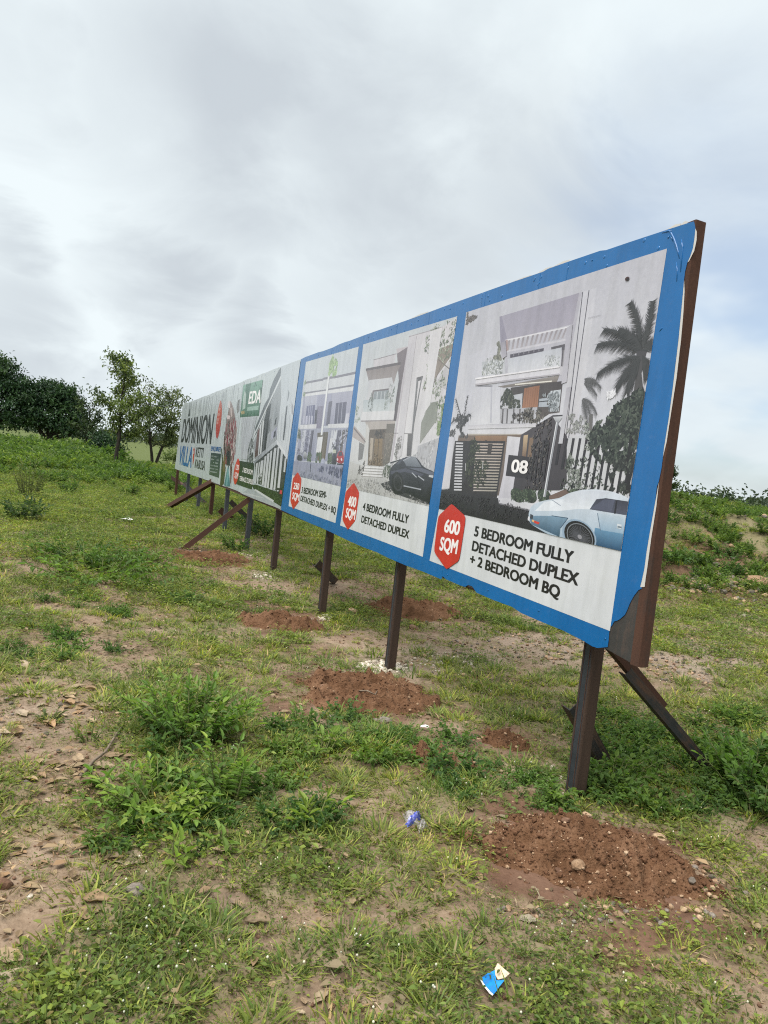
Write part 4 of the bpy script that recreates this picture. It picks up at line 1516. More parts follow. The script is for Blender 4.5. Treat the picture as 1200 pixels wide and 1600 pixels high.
def draw1(P):
    S = lambda pts, c, c2=None: P.poly(K6(pts), c, c2)
    P.poly([(476, 564), (563, 540), (532, 762), (456, 744)], (196, 202, 208), (190, 192, 206))
    S([(200, 362), (618, 278), (610, 400), (190, 470)], (202, 204, 210))
    for a, b in (((198, 364), (350, 336)), ((350, 330), (440, 316)), ((440, 318), (618, 280)), ((190, 452), (395, 424)), ((395, 420), (608, 386))):
        P.line(*K6([a, b]), .028, (128, 126, 138))
    S([(188, 458), (606, 392), (602, 426), (186, 478)], (214, 214, 219))
    S([(184, 480), (602, 428), (560, 706), (158, 740)], (158, 158, 180), (148, 150, 172))
    S([(200, 480), (300, 468), (284, 700), (176, 712)], (176, 176, 192), (164, 166, 186))
    S([(425, 450), (595, 430), (566, 700), (400, 712)], (170, 170, 188), (158, 158, 180))
    S([(212, 556), (282, 548), (270, 706), (196, 710)], (104, 104, 136), (88, 90, 122))
    for x in (226, 240, 256):
        S([(x, 556), (x + 5, 555), (x - 6, 706), (x - 12, 706)], (160, 162, 184))
    S([(455, 532), (545, 522), (528, 700), (440, 706)], (98, 96, 118), (86, 86, 108))
    for x in (478, 506):
        S([(x, 530), (x + 6, 529), (x - 8, 704), (x - 14, 704)], (150, 150, 168))
    S([(300, 560), (350, 555), (330, 760), (280, 760)], (128, 124, 146))
    S([(282, 590), (302, 586), (292, 700), (274, 706)], (70, 68, 84))
    S([(395, 520), (425, 516), (400, 720), (372, 720)], (100, 98, 116))
    for x in (184, 205, 228, 250):
        S([(x, 640), (x + 14, 638), (x + 8, 706), (x - 6, 708)], (184, 184, 204))
    S([(540, 620), (566, 616), (556, 700), (524, 700)], (196, 196, 210))
    S([(158, 714), (294, 708), (290, 746), (154, 748)], (212, 212, 218))
    S([(390, 708), (562, 700), (556, 736), (385, 740)], (212, 212, 218))
    S([(154, 748), (556, 736), (522, 1020), (118, 1012)], (164, 166, 184), (150, 152, 176))
    for x, w, c in ((180, 24, (196, 198, 210)), (250, 22, (92, 90, 108)), (420, 14, (196, 198, 208)), (470, 30, (96, 94, 112)), (440, 26, (206, 208, 216)), (510, 20, (104, 96, 96)), (215, 20, (120, 120, 146))):
        S([(x, 760), (x + w, 758), (x + w - 26, 960), (x - 28, 960)], c)
    P.foliage(K6([(130, 960), (150, 780), (240, 770), (250, 960)]), 70, .03, [(100, 100, 120), (186, 188, 204), (66, 68, 80)], 40)
    P.foliage(K6([(400, 900), (420, 760), (560, 750), (530, 900)]), 70, .03, [(100, 98, 110), (186, 188, 204), (60, 60, 70)], 41)
    S([(300, 780), (392, 772), (362, 1020), (300, 1010)], (92, 84, 72), (110, 98, 82))
    S([(304, 816), (346, 812), (330, 945), (288, 945)], (216, 217, 222))
    S([(408, 826), (430, 822), (412, 945), (388, 948)], (210, 211, 218))
    P.line(*K6([(396, 300), (334, 800)]), .07, (224, 225, 229))
    P.line(*K6([(404, 300), (342, 800)]), .015, (150, 150, 162))
    P.foliage(K6([(392, 300), (400, 200), (432, 130), (468, 200), (460, 290), (420, 310)]), 170, .04, [(150, 176, 128), (172, 194, 150), (128, 154, 108)], 42, hole=.2)
    P.foliage(K6([(182, 460), (190, 380), (200, 340), (206, 420), (196, 470)]), 30, .04, [(140, 156, 130)], 43)
    P.foliage(K6([(134, 850), (140, 740), (160, 760), (160, 840)]), 50, .03, [(78, 86, 70), (98, 106, 88)], 44, hole=.1)
    # cars and hedges
    P.foliage(K6([(214, 1010), (222, 940), (252, 950), (246, 1020)]), 70, .028, [(72, 88, 66), (94, 110, 86)], 45, hole=.1)
    P.foliage(K6([(284, 1030), (292, 945), (338, 945), (330, 1030)]), 90, .028, [(70, 86, 64), (94, 110, 86)], 46, hole=.1)
    P.foliage(K6([(382, 1050), (390, 950), (424, 950), (418, 1050)]), 80, .028, [(66, 80, 62), (88, 102, 80)], 47, hole=.1)
    S(rounded([(180, 1000), (184, 950), (196, 932), (212, 950), (216, 1000)], 1), (196, 198, 206), (90, 92, 104))
    S(rounded([(130, 1010), (134, 970), (150, 960), (176, 980), (176, 1014)], 1), (52, 54, 60))
    S(rounded([(416, 1050), (426, 960), (436, 890), (456, 894), (462, 960), (460, 1050)], 1), (80, 82, 96), (40, 42, 52))
    S([(430, 920), (458, 920), (456, 950), (428, 950)], (186, 190, 176))
    S(rounded([(460, 1030), (462, 976), (478, 934), (508, 930), (522, 980), (518, 1040)], 1), (190, 44, 56), (140, 30, 44))
    S([(478, 940), (506, 936), (512, 970), (474, 974)], (70, 60, 76))
    S([(462, 1034), (518, 1040), (516, 1054), (462, 1048)], (36, 34, 44))
    for x in (468, 502):
        P.disc(K6([(x, 1002)])[0], 1.2, 2.2, (224, 210, 216))
    S(rounded([(326, 1040), (334, 1000), (352, 990), (364, 1010), (362, 1050)], 1), (170, 174, 196))
    S([(92, 1012), (530, 1052), (500, 1240), (84, 1140)], (150, 152, 174), (160, 162, 182))
    P.foliage(K6([(300, 1090), (340, 1060), (520, 1080), (510, 1160), (420, 1120)]), 130, .05, [(96, 98, 122), (78, 80, 104), (120, 122, 146)], 48, hole=.3)
    P.foliage(K6([(100, 1130), (150, 1100), (240, 1120), (460, 1180), (480, 1220), (250, 1180)]), 110, .04, [(118, 120, 142), (134, 136, 156)], 49, hole=.3)
    P.line(*K6([(246, 1036), (240, 1110)]), .03, (70, 72, 92))


panel(P1, (478.4, 565.6), (561, 541.6), (524.4, 817.3), (451.2, 790.8), (457, 742), (532.8, 760),
      K6([(137, 1106), (169, 1165), (148, 1352), (98, 1420), (75, 1345), (96, 1160)]),
      ('250', *K6([(100, 1246), (146, 1256), (105, 1190)])), ('SQM', *K6([(89, 1330), (146, 1346), (95, 1270)])),
      [('3 BEDROOM SEMI-', *K6([(165, 1280), (374, 1326), (171, 1228)])), ('DETACHED DUPLEX + BQ', *K6([(157, 1346), (451, 1455), (162, 1298)]))],
      draw1, 'picture')


def draw0(P):
    S = lambda pts, c, c2=None: P.poly(KA(pts), c, c2)
    C = lambda pts, c, c2=None: P.poly(KC(pts), c, c2)
    # streaky reflections of the rippled film, painted as grey streaks on its upper part
    r = np.random.default_rng(8)
    for i in range(60):
        t = 13.2 + r.random() * 10.8
        w = .03 + .08 * r.random()
        z1 = ztop(t) - .01 - r.random() * .1
        z0 = z1 - .25 - r.random() * .9
        g = 150 + r.random() * 50
        P.poly([(t, z1), (t + w, z1), (t + w * .8, (z0 + z1) / 2), (t + w * .3, z0), (t + w * .1, (z0 + z1) / 2)], (g - 6, g + 2, g + 6), (188, 196, 202), raw=True)
    # person in patterned clothes
    C([(850, 330), (880, 180), (905, 60), (945, 160), (975, 300), (1000, 480), (985, 720), (950, 900), (920, 1090), (870, 1066), (805, 940), (788, 760), (830, 560)], (150, 132, 130), (96, 74, 72))
    pal = [(70, 44, 40), (122, 40, 56), (176, 150, 148), (44, 34, 38), (150, 60, 74), (206, 196, 196), (98, 82, 72), (52, 58, 60)]
    for i in range(170):
        x = 795 + r.random() * 200
        y = 320 + r.random() * 720
        if x < 830 and y < 520 or (x > 960 and y > 850):
            continue
        w = 5 + r.random() * 10
        h_ = 30 + r.random() * 90
        col = pal[r.integers(len(pal))] if x < 900 else pal[[1, 4, 5, 2, 1][r.integers(5)]]
        C([(x, y), (x + w, y - 10), (x + w * .6 - 6, y + h_), (x - 8, y + h_ * .8)], col)
    C([(846, 300), (860, 285), (900, 300), (890, 352), (850, 350)], (226, 210, 212))
    C([(905, 180), (930, 170), (936, 300), (910, 330)], (196, 178, 174))
    C([(1000, 180), (1020, 60), (1046, 40), (1036, 220), (1012, 260)], (96, 96, 92), (140, 140, 138))
    C([(860, 120), (880, 60), (905, 70), (900, 180), (870, 180)], (214, 208, 210))
    C([(850, 860), (880, 840), (905, 1000), (900, 1080), (850, 1060)], (28, 32, 46))
    C([(756, 810), (772, 806), (790, 1000), (830, 1100), (800, 1360), (762, 1400), (740, 1380), (770, 1000)], (62, 76, 50), (70, 66, 46))
    C([(800, 900), (832, 940), (812, 1180), (786, 1160)], (112, 92, 62))
    C([(866, 1068), (902, 1400), (862, 1400), (838, 1400), (804, 1380)], (92, 142, 152), (70, 120, 132))
    C([(866, 1068), (880, 1200), (850, 1400), (830, 1392)], (120, 166, 174))
    C([(900, 1080), (930, 1090), (914, 1330), (902, 1360)], (90, 40, 52))
    # red flag badge at the top
    C(rounded([(750, 30), (772, 130), (768, 300), (744, 500), (704, 660), (680, 640), (672, 480), (690, 340), (716, 180)], 1), (196, 92, 66), (176, 32, 34))
    for y in (180, 260, 340, 390):
        x = 738 - (y - 180) * .16
        for j in range(3):
            C([(x + j * 9 - 14, y), (x + j * 9 - 9, y - 6), (x + j * 9 - 14, y + 34), (x + j * 9 - 18, y + 36)], (222, 190, 180))
    # enquiries box
    C([(600, 873), (756, 890), (722, 1266), (572, 1214)], (38, 58, 64), (60, 76, 74))
    for row in range(6):
        for j in range(7):
            if r.random() < .3:
                continue
            x = 612 + j * 17 - row * 5
            y = 915 + row * 48 + j * 3
            C([(x, y), (x + 7, y + 1), (x + 5, y + 22), (x - 2, y + 20)], (176, 186, 186))
    # red map pin
    C(rounded([(334, 776), (346, 830), (340, 920), (316, 1090), (314, 980), (320, 850)], 1), (196, 62, 50))
    C([(328, 840), (338, 840), (334, 890), (325, 890)], (210, 214, 216))
    # spire over the estate name
    C([(264, 175), (272, 300), (240, 306)], (30, 40, 46))
    # green logo, the reflection over its top painted in as paler green
    S([(150, 158), (372, 96), (326, 505), (110, 523)], (110, 158, 136), (14, 92, 56))
    S([(180, 150), (240, 134), (190, 400), (160, 420)], (20, 92, 62))
    S([(340, 190), (364, 180), (354, 260), (336, 260)], (12, 84, 52))
    S([(270, 180), (288, 122), (304, 168), (296, 172), (287, 146), (278, 182)], (28, 84, 62))
    S([(150, 300), (166, 220), (182, 260), (172, 420), (140, 440)], (176, 196, 186))
    S([(120, 460), (160, 448), (168, 480), (130, 492)], (164, 146, 90))
    S([(196, 410), (326, 390), (320, 440), (192, 452)], (150, 182, 168))
    # grey roofed house
    S([(130, 540), (300, 520), (250, 760), (210, 1000), (120, 1000)], (182, 186, 193), (186, 190, 198))
    S([(580, -60), (820, -120), (722, 560), (648, 1000), (530, 800), (560, 330)], (190, 198, 205), (204, 208, 215))
    S([(455, 205), (500, 90), (572, -40), (576, 60), (290, 722), (284, 650), (395, 370), (440, 300)], (104, 112, 118), (74, 80, 86))
    S([(576, 70), (580, 330), (524, 780), (404, 908), (280, 1000), (270, 800), (440, 400)], (146, 152, 156), (158, 162, 170))
    S([(576, 50), (582, 78), (258, 776), (248, 772)], (206, 211, 215))
    S([(455, 372), (470, 360), (440, 600), (404, 890), (352, 932), (386, 560), (420, 430)], (48, 54, 58), (34, 38, 44))
    S([(310, 690), (338, 636), (314, 960), (276, 990)], (92, 48, 42), (70, 42, 38))
    S([(342, 620), (388, 548), (356, 928), (320, 962)], (206, 210, 214))
    S([(360, 590), (368, 580), (340, 940), (330, 948)], (60, 64, 68))
    S([(500, 430), (540, 360), (530, 520), (490, 560)], (140, 146, 152))
    S([(514, 548), (532, 520), (522, 600), (502, 622)], (40, 44, 50))
    S([(470, 700), (540, 620), (524, 740), (466, 780)], (168, 170, 190))
    S([(500, 690), (522, 670), (516, 740), (490, 760)], (52, 54, 66))
    S([(440, 560), (462, 540), (448, 690), (430, 720)], (96, 100, 106))
    S([(640, 400), (654, 390), (640, 560), (614, 790), (600, 780), (620, 560)], (78, 82, 90))
    S([(664, 210), (676, 250), (660, 330), (650, 340)], (130, 136, 142))
    S([(700, 350), (720, 400), (716, 500), (700, 480)], (150, 150, 158))
    for x in (560, 586, 640, 676):
        S([(x, 500), (x + 8, 490), (x - 12, 800), (x - 18, 790)], (176, 182, 190))
    # slatted porch
    S([(284, 1040), (536, 828), (648, 1004), (636, 1150), (604, 1320), (540, 1360), (278, 1262)], (44, 46, 50), (54, 56, 58))
    for i, (x, y0, y1, w) in enumerate(((296, 1050, 1280, 22), (326, 1040, 1300, 14), (350, 1020, 1200, 30), (392, 970, 1300, 22), (424, 940, 1330, 26), (460, 910, 1330, 20), (500, 880, 1350, 28), (542, 860, 1350, 20), (580, 900, 1330, 26), (622, 990, 1150, 20))):
        dx = -(y1 - y0) * .10
        S([(x, y0), (x + w, y0 - 10), (x + w + dx, y1), (x + dx, y1 - 6)], (196, 200, 206), (206, 209, 213))
    S([(268, 1030), (530, 778), (534, 830), (286, 1042)], (190, 195, 203), (126, 132, 140))
    S([(530, 778), (660, 960), (650, 1006), (534, 830)], (216, 219, 225))
    P.foliage(KA([(184, 1040), (220, 800), (246, 760), (270, 820), (260, 1040)]), 130, .05, [(84, 90, 90), (52, 58, 58), (150, 156, 158)], 60, hole=.35)
    P.foliage(KA([(300, 1280), (320, 1180), (360, 1160), (350, 1290)]), 50, .03, [(52, 58, 56), (190, 194, 198)], 61)
    # hedge, drive and a parked car
    S([(246, 1290), (300, 1290), (520, 1366), (596, 1320), (640, 1130), (660, 1130), (610, 1560), (430, 1452), (268, 1344)], (38, 52, 36), (30, 42, 28))
    P.foliage(KA([(246, 1290), (520, 1366), (596, 1320), (640, 1130), (600, 1530), (430, 1450), (268, 1344)]), 330, .032, [(52, 70, 46), (70, 88, 60), (28, 40, 28)], 62, hole=.2)
    S([(200, 1340), (268, 1340), (440, 1450), (580, 1540), (570, 1580), (130, 1392)], (168, 176, 182), (176, 182, 188))
    S([(290, 1340), (500, 1470), (490, 1490), (270, 1350)], (210, 213, 216))
    S([(120, 1376), (250, 1400), (380, 1440), (376, 1446), (120, 1386)], (196, 200, 204))
    S(rounded([(530, 1380), (536, 1340), (560, 1326), (590, 1340), (592, 1400), (560, 1410)], 1), (40, 42, 48))
    S([(568, 1352), (592, 1356), (588, 1400), (566, 1392)], (206, 60, 80))
    S([(536, 1352), (552, 1350), (552, 1366), (536, 1368)], (206, 210, 216))
    # terrace caption box
    S([(106, 1018), (276, 1046), (246, 1346), (72, 1284)], (32, 48, 40), (42, 60, 42))


far_q = [(T01 + .002, ztop(T01) - .006), (T_FAR - .01, ztop(24) - .006), (T_FAR - .01, zbot(24) + .006), (T01 + .002, zbot(T01) + .008)]
PF = Picture('picture', [(475, 560), (288, 632), (275, 733), (440, 797)], .003)
PF.q = far_q
draw0(PF)
PF.build(P0)
of = PF.o + .0003
lettering('DOMINION', *KC([(130, 706), (596, 736), (172, 330)]), MAT_BLACKINK, P0, of, .022)
lettering('VILLA', *KC([(90, 1046), (290, 1106), (104, 748)]), MAT_BLUEINK, P0, of, .025)
lettering('KETTI', *KC([(356, 932), (470, 954), (362, 776)]), MAT_BLACKINK, P0, of, .012)
lettering('KABUSA', *KC([(342, 1104), (498, 1152), (354, 964)]), MAT_BLACKINK, P0, of, .012)
lettering('ENQUIRIES', *KC([(598, 840), (748, 858), (604, 768)]), MAT_BLUEINK, P0, of, .02)
board_poly('badge', rounded(KA([(92, 980), (110, 1040), (104, 1130), (86, 1240), (54, 1304), (34, 1220), (46, 1110), (70, 1030)]), 1), MAT_REDINK, P0, of)
lettering('120', *KA([(64, 1118), (96, 1128), (70, 1056)]), MAT_WHITEINK, P0, of + .0006, .02)
lettering('SQM', *KA([(48, 1206), (88, 1222), (56, 1142)]), MAT_WHITEINK, P0, of + .0006, .02)
lettering('2 BEDROOM', *KA([(140, 1146), (252, 1180), (145, 1090)]), MAT_WHITEINK, P0, of, .02)
lettering('TERRACE DUPLEX', *KA([(103, 1240), (263, 1292), (109, 1186)]), MAT_WHITEINK, P0, of, .02)
lettering('EDA', *KA([(206, 372), (346, 358), (222, 226)]), MAT_WHITEINK, P0, of, .03)

for t in (px2board(760, 456)[0], px2board(889, 412)[0], px2board(845, 428)[0]):
    seam(t, P3)
for t in (px2board(672, 490)[0], px2board(622, 505)[0]):
    seam(t, P2)
for t in (px2board(520, 540)[0],):
    seam(t, P1)
for t in (11.2, 12.4, 13.6, 14.8, 16.1, 17.3, 18.6, 19.8, 21.0, 22.3, 23.4):
    seam(t, P0)

def crease(pts, rad, parent):
    P_ = [px2board(*p) for p in pts]
    P_ = [BP(a, b, .0016) for a, b in P_]
    n_ = len(P_)
    v, f = tube(P_, [rad * (.25 + math.sin(pi * (i + .3) / (n_ - .4))) for i in range(n_)], 7)
    add('film_crease', mesh('film_crease', v, f, MAT_BLUE, None, True), parent)


crease([(1044, 358.5), (1049, 364), (1053, 372), (1057, 383), (1060, 394), (1062, 404)], .0045, P3)
crease([(1050, 361), (1043, 361.5), (1035, 364)], .004, P3)
crease([(1046, 368), (1050, 372), (1052, 377)], .003, P3)
crease([(1065, 374), (1067, 386), (1066, 400), (1064, 425)], .004, P3)
crease([(1057, 410), (1059, 425), (1058, 440)], .003, P3)
crease([(1036, 512), (1034, 514), (1031, 518)], .003, P3)
rb = np.random.default_rng(44)
for i in range(26):
    t = 2.95 + rb.random() * 4.2
    z = ztop(t) - .015 - rb.random() * .085
    v, f = tube([BP(t, z, .0012), BP(t, z, .003), BP(t, z, .0042)], [.010 + .006 * rb.random(), .008, .003], 8)
    add('film_blister', mesh('film_blister', v, f, MAT_BLUE, None, True), P3 if t < T12 else P2)

# screw heads along the rails
SCREW = None
sv = []
for t in np.arange(2.95, 24, .61):
    for z in (ztop(t) - .04, zbot(t) + .045):
        sv.append((t + .02 * sin(t * 9), z))
for t, z in sv:
    if SCREW is None:
        v, f = tube([(0, 0, 0), (0, 0, .002), (0, 0, .003)], [.006, .006, .003], 8)
        SCREW = mesh('screw', v, f, MAT_BLUE, None, True)
    if t > 13:
        continue
    o = add('screw', SCREW, BB)
    o.matrix_world = frame_matrix(BP(t, z, .0021), D, NF)

# ------------------------------------------------------------------ soil mounds left by the post holes


def mound(name, label, u, v0, v1, hw, hgt, seed, nclod):
    a, b = G(u, v0), G(u, v1)
    c = (a + b) / 2
    dist = np.hypot(*c[:2])
    rx = hw / F * dist * 1.02
    ry = max(np.hypot(*(a - b)[:2]) / 2, .2)
    root = thing(name, label, 'soil mound', (c[0], c[1], float(H(c[0], c[1]))), 'mounds of dug soil beside the posts')
    r = np.random.default_rng(seed)
    n, m_ = 150, 56
    v = []
    th0 = r.random() * 9
    az = math.atan2(a[0], a[1])
    cs, sn = cos(-az * .6), sin(-az * .6)
    def hgt_at(x, y):
        # x,y local, normalised radius
        q = np.hypot(x / rx, y / ry)
        an = np.arctan2(y / ry, x / rx)
        rim = 1 + .34 * (vnoise(x / rx * 2.2 + 20, y / ry * 2.2 + th0, seed) - .5) + .26 * (vnoise(x / rx * 6 + 50, y / ry * 6, seed) - .5) - .06
        s = np.clip(1 - q / rim, 0, 1)
        return hgt * (1 - (1 - np.minimum(s * 1.35, 1)) ** 2) * (.75 + .5 * vnoise(x * 4 + 9, y * 4, seed)) + s.clip(0, .3) * .55 * (fbm(x * 17, y * 17, 4, seed) - .47) + s.clip(0, .25) * .25 * (vnoise(x * 6, y * 6, seed + 3) - .5)
    Q, T = np.meshgrid(1.12 * np.arange(m_ + 1) / m_, np.arange(n) * 2 * pi / n, indexing='ij')
    x, y = rx * Q * np.cos(T), ry * Q * np.sin(T)
    X, Y = c[0] + x * cs - y * sn, c[1] + x * sn + y * cs
    c2 = float(H(c[0], c[1]))
    v = np.stack([X - c[0], Y - c[1], H(X, Y) - c2 + hgt_at(x, y) - np.where(Q < 1.0, .012, .05)], -1).reshape(-1, 3)
    f = [[i * n + j, i * n + (j + 1) % n, (i + 1) * n + (j + 1) % n, (i + 1) * n + j] for i in range(m_) for j in range(n)]
    f = [q[::-1] for q in f]
    me = mesh('soil', v, f, MAT_RED, None, True)
    me.flip_normals() if False else None
    add('soil', me, root)
    rk = [rock(s, 1, .3, .8) for s in range(4)]
    parts = []
    ii = np.arange(nclod)
    q = np.where(ii % 4 > 0, np.sqrt(r.random(nclod)), .8 + .7 * r.random(nclod) ** 1.5)
    t = r.random(nclod) * 6.283
    x, y = rx * q * np.cos(t), ry * q * np.sin(t)
    X, Y = c[0] + x * cs - y * sn, c[1] + x * sn + y * cs
    Z = H(X, Y) - c2 + hgt_at(x, y) - .013
    S_ = .0035 + .006 * r.random(nclod) + .022 * r.random(nclod) ** 9
    for i in range(nclod):
        R = r.random() * 6.283
        vv, ff = rk[r.integers(4)]
        vv = vv * S_[i]
        vv = np.stack([vv[:, 0] * cos(R) - vv[:, 1] * sin(R), vv[:, 0] * sin(R) + vv[:, 1] * cos(R), vv[:, 2]], 1)
        parts.append((vv + np.array([X[i] - c[0], Y[i] - c[1], Z[i]]), ff))
    hf = len(parts) // 9
    V, Fc, _ = join(parts[hf:])
    add('soil_clods', mesh('soil_clods', V, Fc, MAT_REDCLOD), root, kind='stuff')
    V, Fc, _ = join(parts[:hf])
    add('grit', mesh('grit', V, Fc, MAT_TAN), root, kind='stuff')

    def surf(u_, v_):
        p = G(u_, v_)
        x, y = p[0] - c[0], p[1] - c[1]
        lx, ly = x * cs + y * sn, -x * sn + y * cs
        return np.array([p[0], p[1], p[2] + max(0, float(hgt_at(np.array(lx), np.array(ly)))) - .012])
    return surf


M1 = mound('soil_mound', 'nearest red soil mound with pebbles, in front of the near post', 938, 1290, 1420, 186, .105, 1, 5200)
M2 = mound('soil_mound', 'wide smooth red soil mound before the second post', 572, 1058, 1128, 116, .085, 2, 3400)
M3 = mound('soil_mound', 'low red soil mound before the third post', 440, 962, 990, 74, .09, 3, 700)
M4 = mound('soil_mound', 'far brown soil mound beside the long front brace', 330, 864, 886, 74, .05, 4, 600)
M5 = mound('soil_mound', 'small flat red soil patch left of the near post', 690, 1178, 1202, 66, .03, 5, 400)
M6 = mound('soil_mound', 'rough brown soil heap behind the board between second and third posts', 650, 942, 972, 84, .11, 6, 700)
M7 = mound('soil_mound', 'small red soil patch behind the board near the first post', 790, 1150, 1172, 52, .04, 7, 300)

# ------------------------------------------------------------------ stones
ROCKM = {}


def stone(label, p, s, mat, seed, rz=0, flat=.7, group='stones on the soil', name='stone', st=(1, 1, 1)):
    key = (seed % 7, mat.name, flat)
    if key not in ROCKM:
        v, f = rock(seed % 7 + 20, 2, .38, flat)
        ROCKM[key] = mesh('stone', v, f, mat)
    o = add(name, ROCKM[key], None, label=label, category='stone', group=group)
    o.location = tuple(p)
    o.scale = (s * st[0], s * st[1], s * st[2])
    o.rotation_euler = (.2 * sin(seed), .2 * cos(seed), rz)
    return o


for (u, v, px, mat, lab, seed, sf) in (
        (900, 1366, 24, MAT_TAN, 'largest tan stone, on the front slope of the near soil mound', 1, M1),
        (914, 1305, 14, MAT_TAN, 'pale upright pebble near the crest of the near soil mound', 2, M1),
        (1031, 1309, 22, MAT_TAN, 'long tan stone on the back rim of the near soil mound', 3, M1),
        (1094, 1313, 20, MAT_TAN, 'yellowish stone in the weeds behind the near soil mound', 4, M1),
        (1103, 1358, 16, MAT_BROWNST, 'pinkish brown stone at the right end of the near soil mound', 5, M1),
        (1117, 1374, 14, MAT_TAN, 'orange tan stone at the right foot of the near soil mound', 6, M1),
        (1073, 1369, 12, MAT_TAN, 'rounded tan pebble left of the two stones at the mound end', 7, M1),
        (1080, 1392, 12, MAT_GREYST, 'grey pebble low on the right of the near soil mound', 8, M1),
        (996, 1316, 12, MAT_BROWNST, 'brown pebble high on the right of the near soil mound', 9, M1),
        (880, 1315, 12, MAT_BROWNST, 'small brown stone high on the left of the near soil mound', 10, M1),
        (733, 1308, 26, MAT_REDCLOD, 'reddish clod on the grass left of the near soil mound', 11, None),
        (479, 1117, 18, MAT_BROWNST, 'round dark brown stone left of the wide soil mound', 12, None),
        (516, 1122, 12, MAT_GREYST, 'small pale stone between the round brown stone and the soil mound', 13, None),
        (602, 1128, 22, MAT_GREYST, 'grey stone at the front foot of the wide soil mound', 14, None),
        (586, 1126, 12, MAT_GREYST, 'small grey stone left of the grey stone at the mound foot', 15, None),
        (614, 1130, 12, MAT_BROWNST, 'small brown stone right of the grey stone at the mound foot', 16, None),
        (505, 1088, 14, MAT_BROWNST, 'brown stone on the left side of the wide soil mound', 17, M2),
        (447, 951, 16, MAT_TAN, 'tan stone on the low mound before the third post', 18, M3),
        (550, 957, 18, MAT_TAN, 'tan stone between the third post and the rough heap', 19, None),
        (691, 945, 14, MAT_TAN, 'orange stone at the right end of the rough soil heap', 20, M6),
        (645, 982, 16, MAT_BROWNST, 'brown stone in the grass behind the second post', 21, None),
        (1188, 888, 34, MAT_TAN, 'pale boulder at the right edge of the spoil bank', 22, None),
        (1194, 858, 16, MAT_GREYST, 'small grey stone above the pale boulder on the bank', 23, None),
        (1156, 868, 14, MAT_GREYST, 'grey stone left of the pale boulder on the bank', 24, None),
        (1120, 885, 14, MAT_GREYST, 'dark stone on the lower slope of the spoil bank', 25, None),
        (1138, 918, 16, MAT_GREYST, 'grey stone at the foot of the spoil bank', 26, None),
        (1162, 964, 12, MAT_WHITEST, 'white stone in the grass below the spoil bank', 27, None),
        (212, 1396, 34, MAT_GREYST, 'grey brown lump of dried earth between big dead leaves', 28, None),
        (5, 1384, 26, MAT_BROWNST, 'brown flat stone at the left edge of the plot', 29, None),
        (46, 1402, 10, MAT_WHITEST, 'tiny white and pink chip on the soil near the flat stone', 30, None)):
    p = sf(u, v) if sf else G(u, v)
    d = np.hypot(p[0], p[1])
    s = px / F * math.hypot(d, 1.6) * 1.05
    stone(lab, p - np.array([0, 0, s * .15]), s, mat, seed, seed * 1.3, .62, st=(1.15, .9, 1))

# ------------------------------------------------------------------ plant prototypes (each one also stands in the plot as itself)
GREEN_A = np.array((.195, .250, .052))
GREEN_B = np.array((.130, .190, .047))
GREEN_C = np.array((.29, .32, .078))
OLIVE = np.array((.155, .180, .066))
STRAW = np.array((.33, .26, .15))


def grass_mesh(seed, nb, h, spread, w, dry=.06):
    r = np.random.default_rng(seed)
    a = r.random(nb) * 2 * pi
    q = np.sqrt(r.random(nb)) * spread
    P = np.stack([q * np.cos(a), q * np.sin(a), -.004 + 0 * a], 1)
    lean = .25 + r.random(nb) * .9
    a2 = a + (r.random(nb) - .5) * 1.6
    Dr = np.stack([np.cos(a2) * lean, np.sin(a2) * lean, np.ones(nb)], 1)
    L = h * (.45 + .8 * r.random(nb))
    c = GREEN_A + (GREEN_C - GREEN_A) * r.random((nb, 1))
    c = np.where(r.random((nb, 1)) < .3, GREEN_B, c)
    c = np.where(r.random((nb, 1)) < dry, STRAW, c)
    v, f, cc = blades(P, Dr, L, w * (.7 + .6 * r.random(nb)), .25 + .6 * r.random(nb), c, r, .42)
    return mesh('grass_blades', v, f, MAT_LEAF, cc)


def creeper_mesh(seed, n, rad, h, L, W, cols=None, stems=True, flowers=0):
    r = np.random.default_rng(seed)
    a = r.random(n) * 2 * pi
    q = np.sqrt(r.random(n)) * rad
    P = np.stack([q * np.cos(a), q * np.sin(a), r.random(n) ** 1.3 * h + .004], 1)
    a2 = r.random(n) * 2 * pi
    Dr = np.stack([np.cos(a2), np.sin(a2), .5 * (r.random(n) - .25)], 1)
    Nn = np.stack([(r.random(n) - .5) * 1.1, (r.random(n) - .5) * 1.1, np.ones(n)], 1)
    s = .6 + .7 * r.random(n)
    c = (GREEN_B + (GREEN_A - GREEN_B) * r.random((n, 1))) if cols is None else np.array(cols)[r.integers(len(cols), size=n)]
    c = np.where(r.random((n, 1)) < .07, np.array((.26, .22, .10)), c)
    parts = [leaves(P, Dr, Nn, L * s, W * s, c, .2, .42, r)]
    if stems:
        k = n // 4
        Pb = P[:k].copy()
        Pb[:, 2] = 0
        parts.append(blades(Pb, P[:k] + np.array([0, 0, .01]) - Pb + (r.random((k, 3)) - .5) * .03, np.maximum(P[:k, 2] * 1.2, .03), .0022, .1, OLIVE * .8, r))
    v, f, cc = join(parts)
    return mesh('creeping_leaves', v, f, MAT_LEAF, cc)


